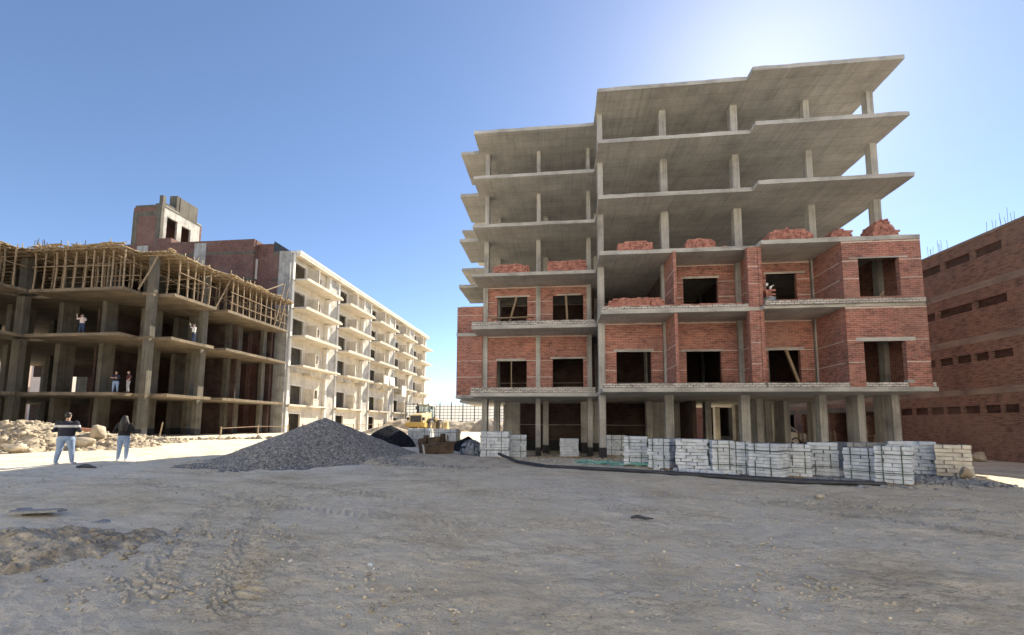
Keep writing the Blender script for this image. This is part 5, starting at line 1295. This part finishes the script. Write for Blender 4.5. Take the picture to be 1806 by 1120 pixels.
def person(loc, yaw, H, label, arms, top, pants, shoe, hair='short', B=1.0, stance=.11, hem=.94, sleeve=.9):
    T = thing("person", loc, label, "person", None, rot=yaw); T.scale = (H / 1.75,) * 3
    q = B ** .5; shx = .175 * B
    body = MB()
    torso(body, [(0, 0, .86, .14 * B, .10 * q), (0, 0, 1.0, .15 * B, .11 * q), (0, 0, 1.15, .14 * B, .105 * q), (0, 0, 1.32, .165 * B, .11 * q), (0, -.01, 1.42, .13 * B, .08), (0, -.01, 1.47, .06, .055)])
    limb(body, [(0, -.01, 1.42), (0, .0, 1.54)], [.062, .055])
    ball(body, (0, .0, 1.655), (.077, .095, .10)); ball(body, (0, .03, 1.60), (.062, .07, .065)); ball(body, (0, .102, 1.635), (.014, .02, .022)); ball(body, (0, .09, 1.59), (.028, .012, .009))
    tp = MB()
    torso(tp, [(0, 0, hem, .175 * B, .135 * q), (0, 0, 1.06, .17 * B, .135 * q), (0, 0, 1.2, .175 * B, .135 * q), (0, 0, 1.33, .185 * B, .13 * q), (0, -.01, 1.41, .16 * B, .10 * q), (0, -.01, 1.455, .09, .075), (0, 0, 1.48, .068, .064)])
    jn = MB(); torso(jn, [(0, -.005, hem + .07, .155 * B, .12 * q), (0, -.01, .94, .17 * B, .13 * q), (0, -.015, .86, .178 * B, .135 * q), (0, -.01, .80, .15 * B, .11 * q)])
    for s, nm in ((-1, 'l'), (1, 'r')):
        el, wr = Vector(arms[nm][0]), Vector(arms[nm][1]); el.x *= B if abs(el.x) > .2 else 1; sh = Vector((s * shx, -.005, 1.395))
        limb(body, [sh, el, wr], [.05, .04, .028])
        limb(tp, [sh, sh.lerp(el, .5), el, el.lerp(wr, sleeve)], [.073 * q, .068 * q, .056 * q, .043])
        d = (wr - el).normalized(); ref = Vector((0, 1, 0)) if abs(d.y) < .8 else Vector((0, 0, 1)); side = d.cross(ref).normalized(); up = side.cross(d)
        palm = wr + d * .055; limb(body, [wr, palm - side * .015, palm + d * .02 + side * .012], [.027, .03, .03])
        for k, (o_, l_) in enumerate(((-.033, .062), (-.011, .078), (.011, .073), (.032, .056))):
            a = palm + d * .035 + side * o_; limb(body, [a, a + d * l_ * .5 + up * .008, a + d * l_ * .85 + up * .032], [.0105, .0095, .008])
        a = palm - d * .01 - side * s * .03; limb(body, [a, a + d * .03 - side * s * .022, a + d * .06 - side * s * .026 + up * .012], [.012, .0105, .009])
        hx = s * .088 * B; kx = s * (.09 * B + stance * .45); ax = s * (.085 * B + stance)
        limb(body, [(hx, 0, .84), (kx, .015, .49), (ax, -.02, .09), (ax + s * .02, .12, .035)], [.08, .05, .038, .03])
        limb(jn, [(hx, -.012, .84), ((hx + kx) / 2, -.002, .67), (kx, .012, .50), ((kx + ax) / 2, -.012, .32), (ax, -.02, .11)], [.10 * B, .09 * q, .070 * q, .066 * q, .052])
        ball(body, (s * .078, -.005, 1.645), (.012, .022, .03))
    bd = fused("body", body, SKIN, T, .011)
    eyes = MB()
    for s in (-1, 1): ball(eyes, (s * .031, .082, 1.662), (.012, .009, .008), 8)
    eyes.build("eyes", HAIR, bd, local=True)
    fused("top", tp, top, T, .014); fused("trousers", jn, pants, T, .014)
    for s in (-1, 1):
        ax = s * (.085 * B + stance); sm = MB(); limb(sm, [(ax, -.055, .045), (ax + s * .012, .05, .045), (ax + s * .028, .15, .036)], [.043, .048, .036]); fused("shoe", sm, shoe, T, .014)
    hr = MB()
    if hair == 'short': ball(hr, (0, -.018, 1.685), (.086, .096, .085)); ball(hr, (0, -.045, 1.635), (.078, .062, .07))
    else:
        ball(hr, (0, -.015, 1.685), (.094, .105, .09)); limb(hr, [(0, -.04, 1.65), (0, -.075, 1.5), (0, -.10, 1.36), (0, -.11, 1.22)], [.10, .105, .10, .07])
        for s in (-1, 1): limb(hr, [(s * .05, -.03, 1.62), (s * .105, -.055, 1.46), (s * .115, -.08, 1.30), (s * .08, -.1, 1.17)], [.06, .062, .062, .035])
    fused("hair", hr, HAIR, T, .014)
    return T
front = {'l': ((-.26, -.02, 1.14), (-.10, .24, 1.14)), 'r': ((.26, -.02, 1.14), (.10, .25, 1.16))}
person((-15.75, 12.2, zg(-15.75, 12.2)), R_(27), 1.66, "man from behind in a navy jumper with a white stripe and light jeans", front, STRIPE, DENIM, SHOE, 'short', 1.3, .10, .93)
person((-15.2, 13.55, zg(-15.2, 13.55)), R_(24), 1.56, "woman from behind with long dark hair, black top and light jeans", {'l': ((-.27, -.06, 1.15), (-.15, .17, 1.06)), 'r': ((.25, -.02, 1.14), (.14, .2, 1.08))}, BLACKK, DENIM, SHOE, 'long', 1.1, .035, .97)
ZL1, ZL2 = LZ[0] + LT, LZ[1] + LT
person((-34.0, 29.3, ZL1), R_(200), 1.66, "man with folded arms in navy shirt and jeans on the first slab", {'l': ((-.24, .03, 1.16), (.1, .2, 1.2)), 'r': ((.24, .03, 1.16), (-.1, .22, 1.22))}, NAVY, DENIM, DSHOE, 'short', 1.15, .06, .94, .25)
person((-32.75, 29.15, ZL1), R_(150), 1.66, "person with hands on hips in dark red top beside the corner column", {'l': ((-.36, -.06, 1.2), (-.19, .05, 1.02)), 'r': ((.36, -.06, 1.2), (.19, .05, 1.02))}, MAROON, mat_plain("grey_track_pants", (.30, .30, .31), .9), DSHOE, 'short', 1.0, .09, .94, .2)
person((-37.3, 29.2, ZL2), R_(195), 1.66, "woman in pale pink top raising both hands on the second slab", {'l': ((-.32, .10, 1.22), (-.12, .2, 1.46)), 'r': ((.32, .08, 1.28), (.30, .16, 1.58))}, PINK, DJEAN, DSHOE, 'long', 1.0, .06, .98)
person((-31.2, 33.0, ZL2), R_(165), 1.64, "woman in white top waving one arm high on the second slab", {'l': ((-.22, .02, 1.15), (-.22, .06, .92)), 'r': ((.36, .05, 1.46), (.44, .08, 1.74))}, WHITEC, DJEAN, DSHOE, 'short', 1.0, .06, .98)
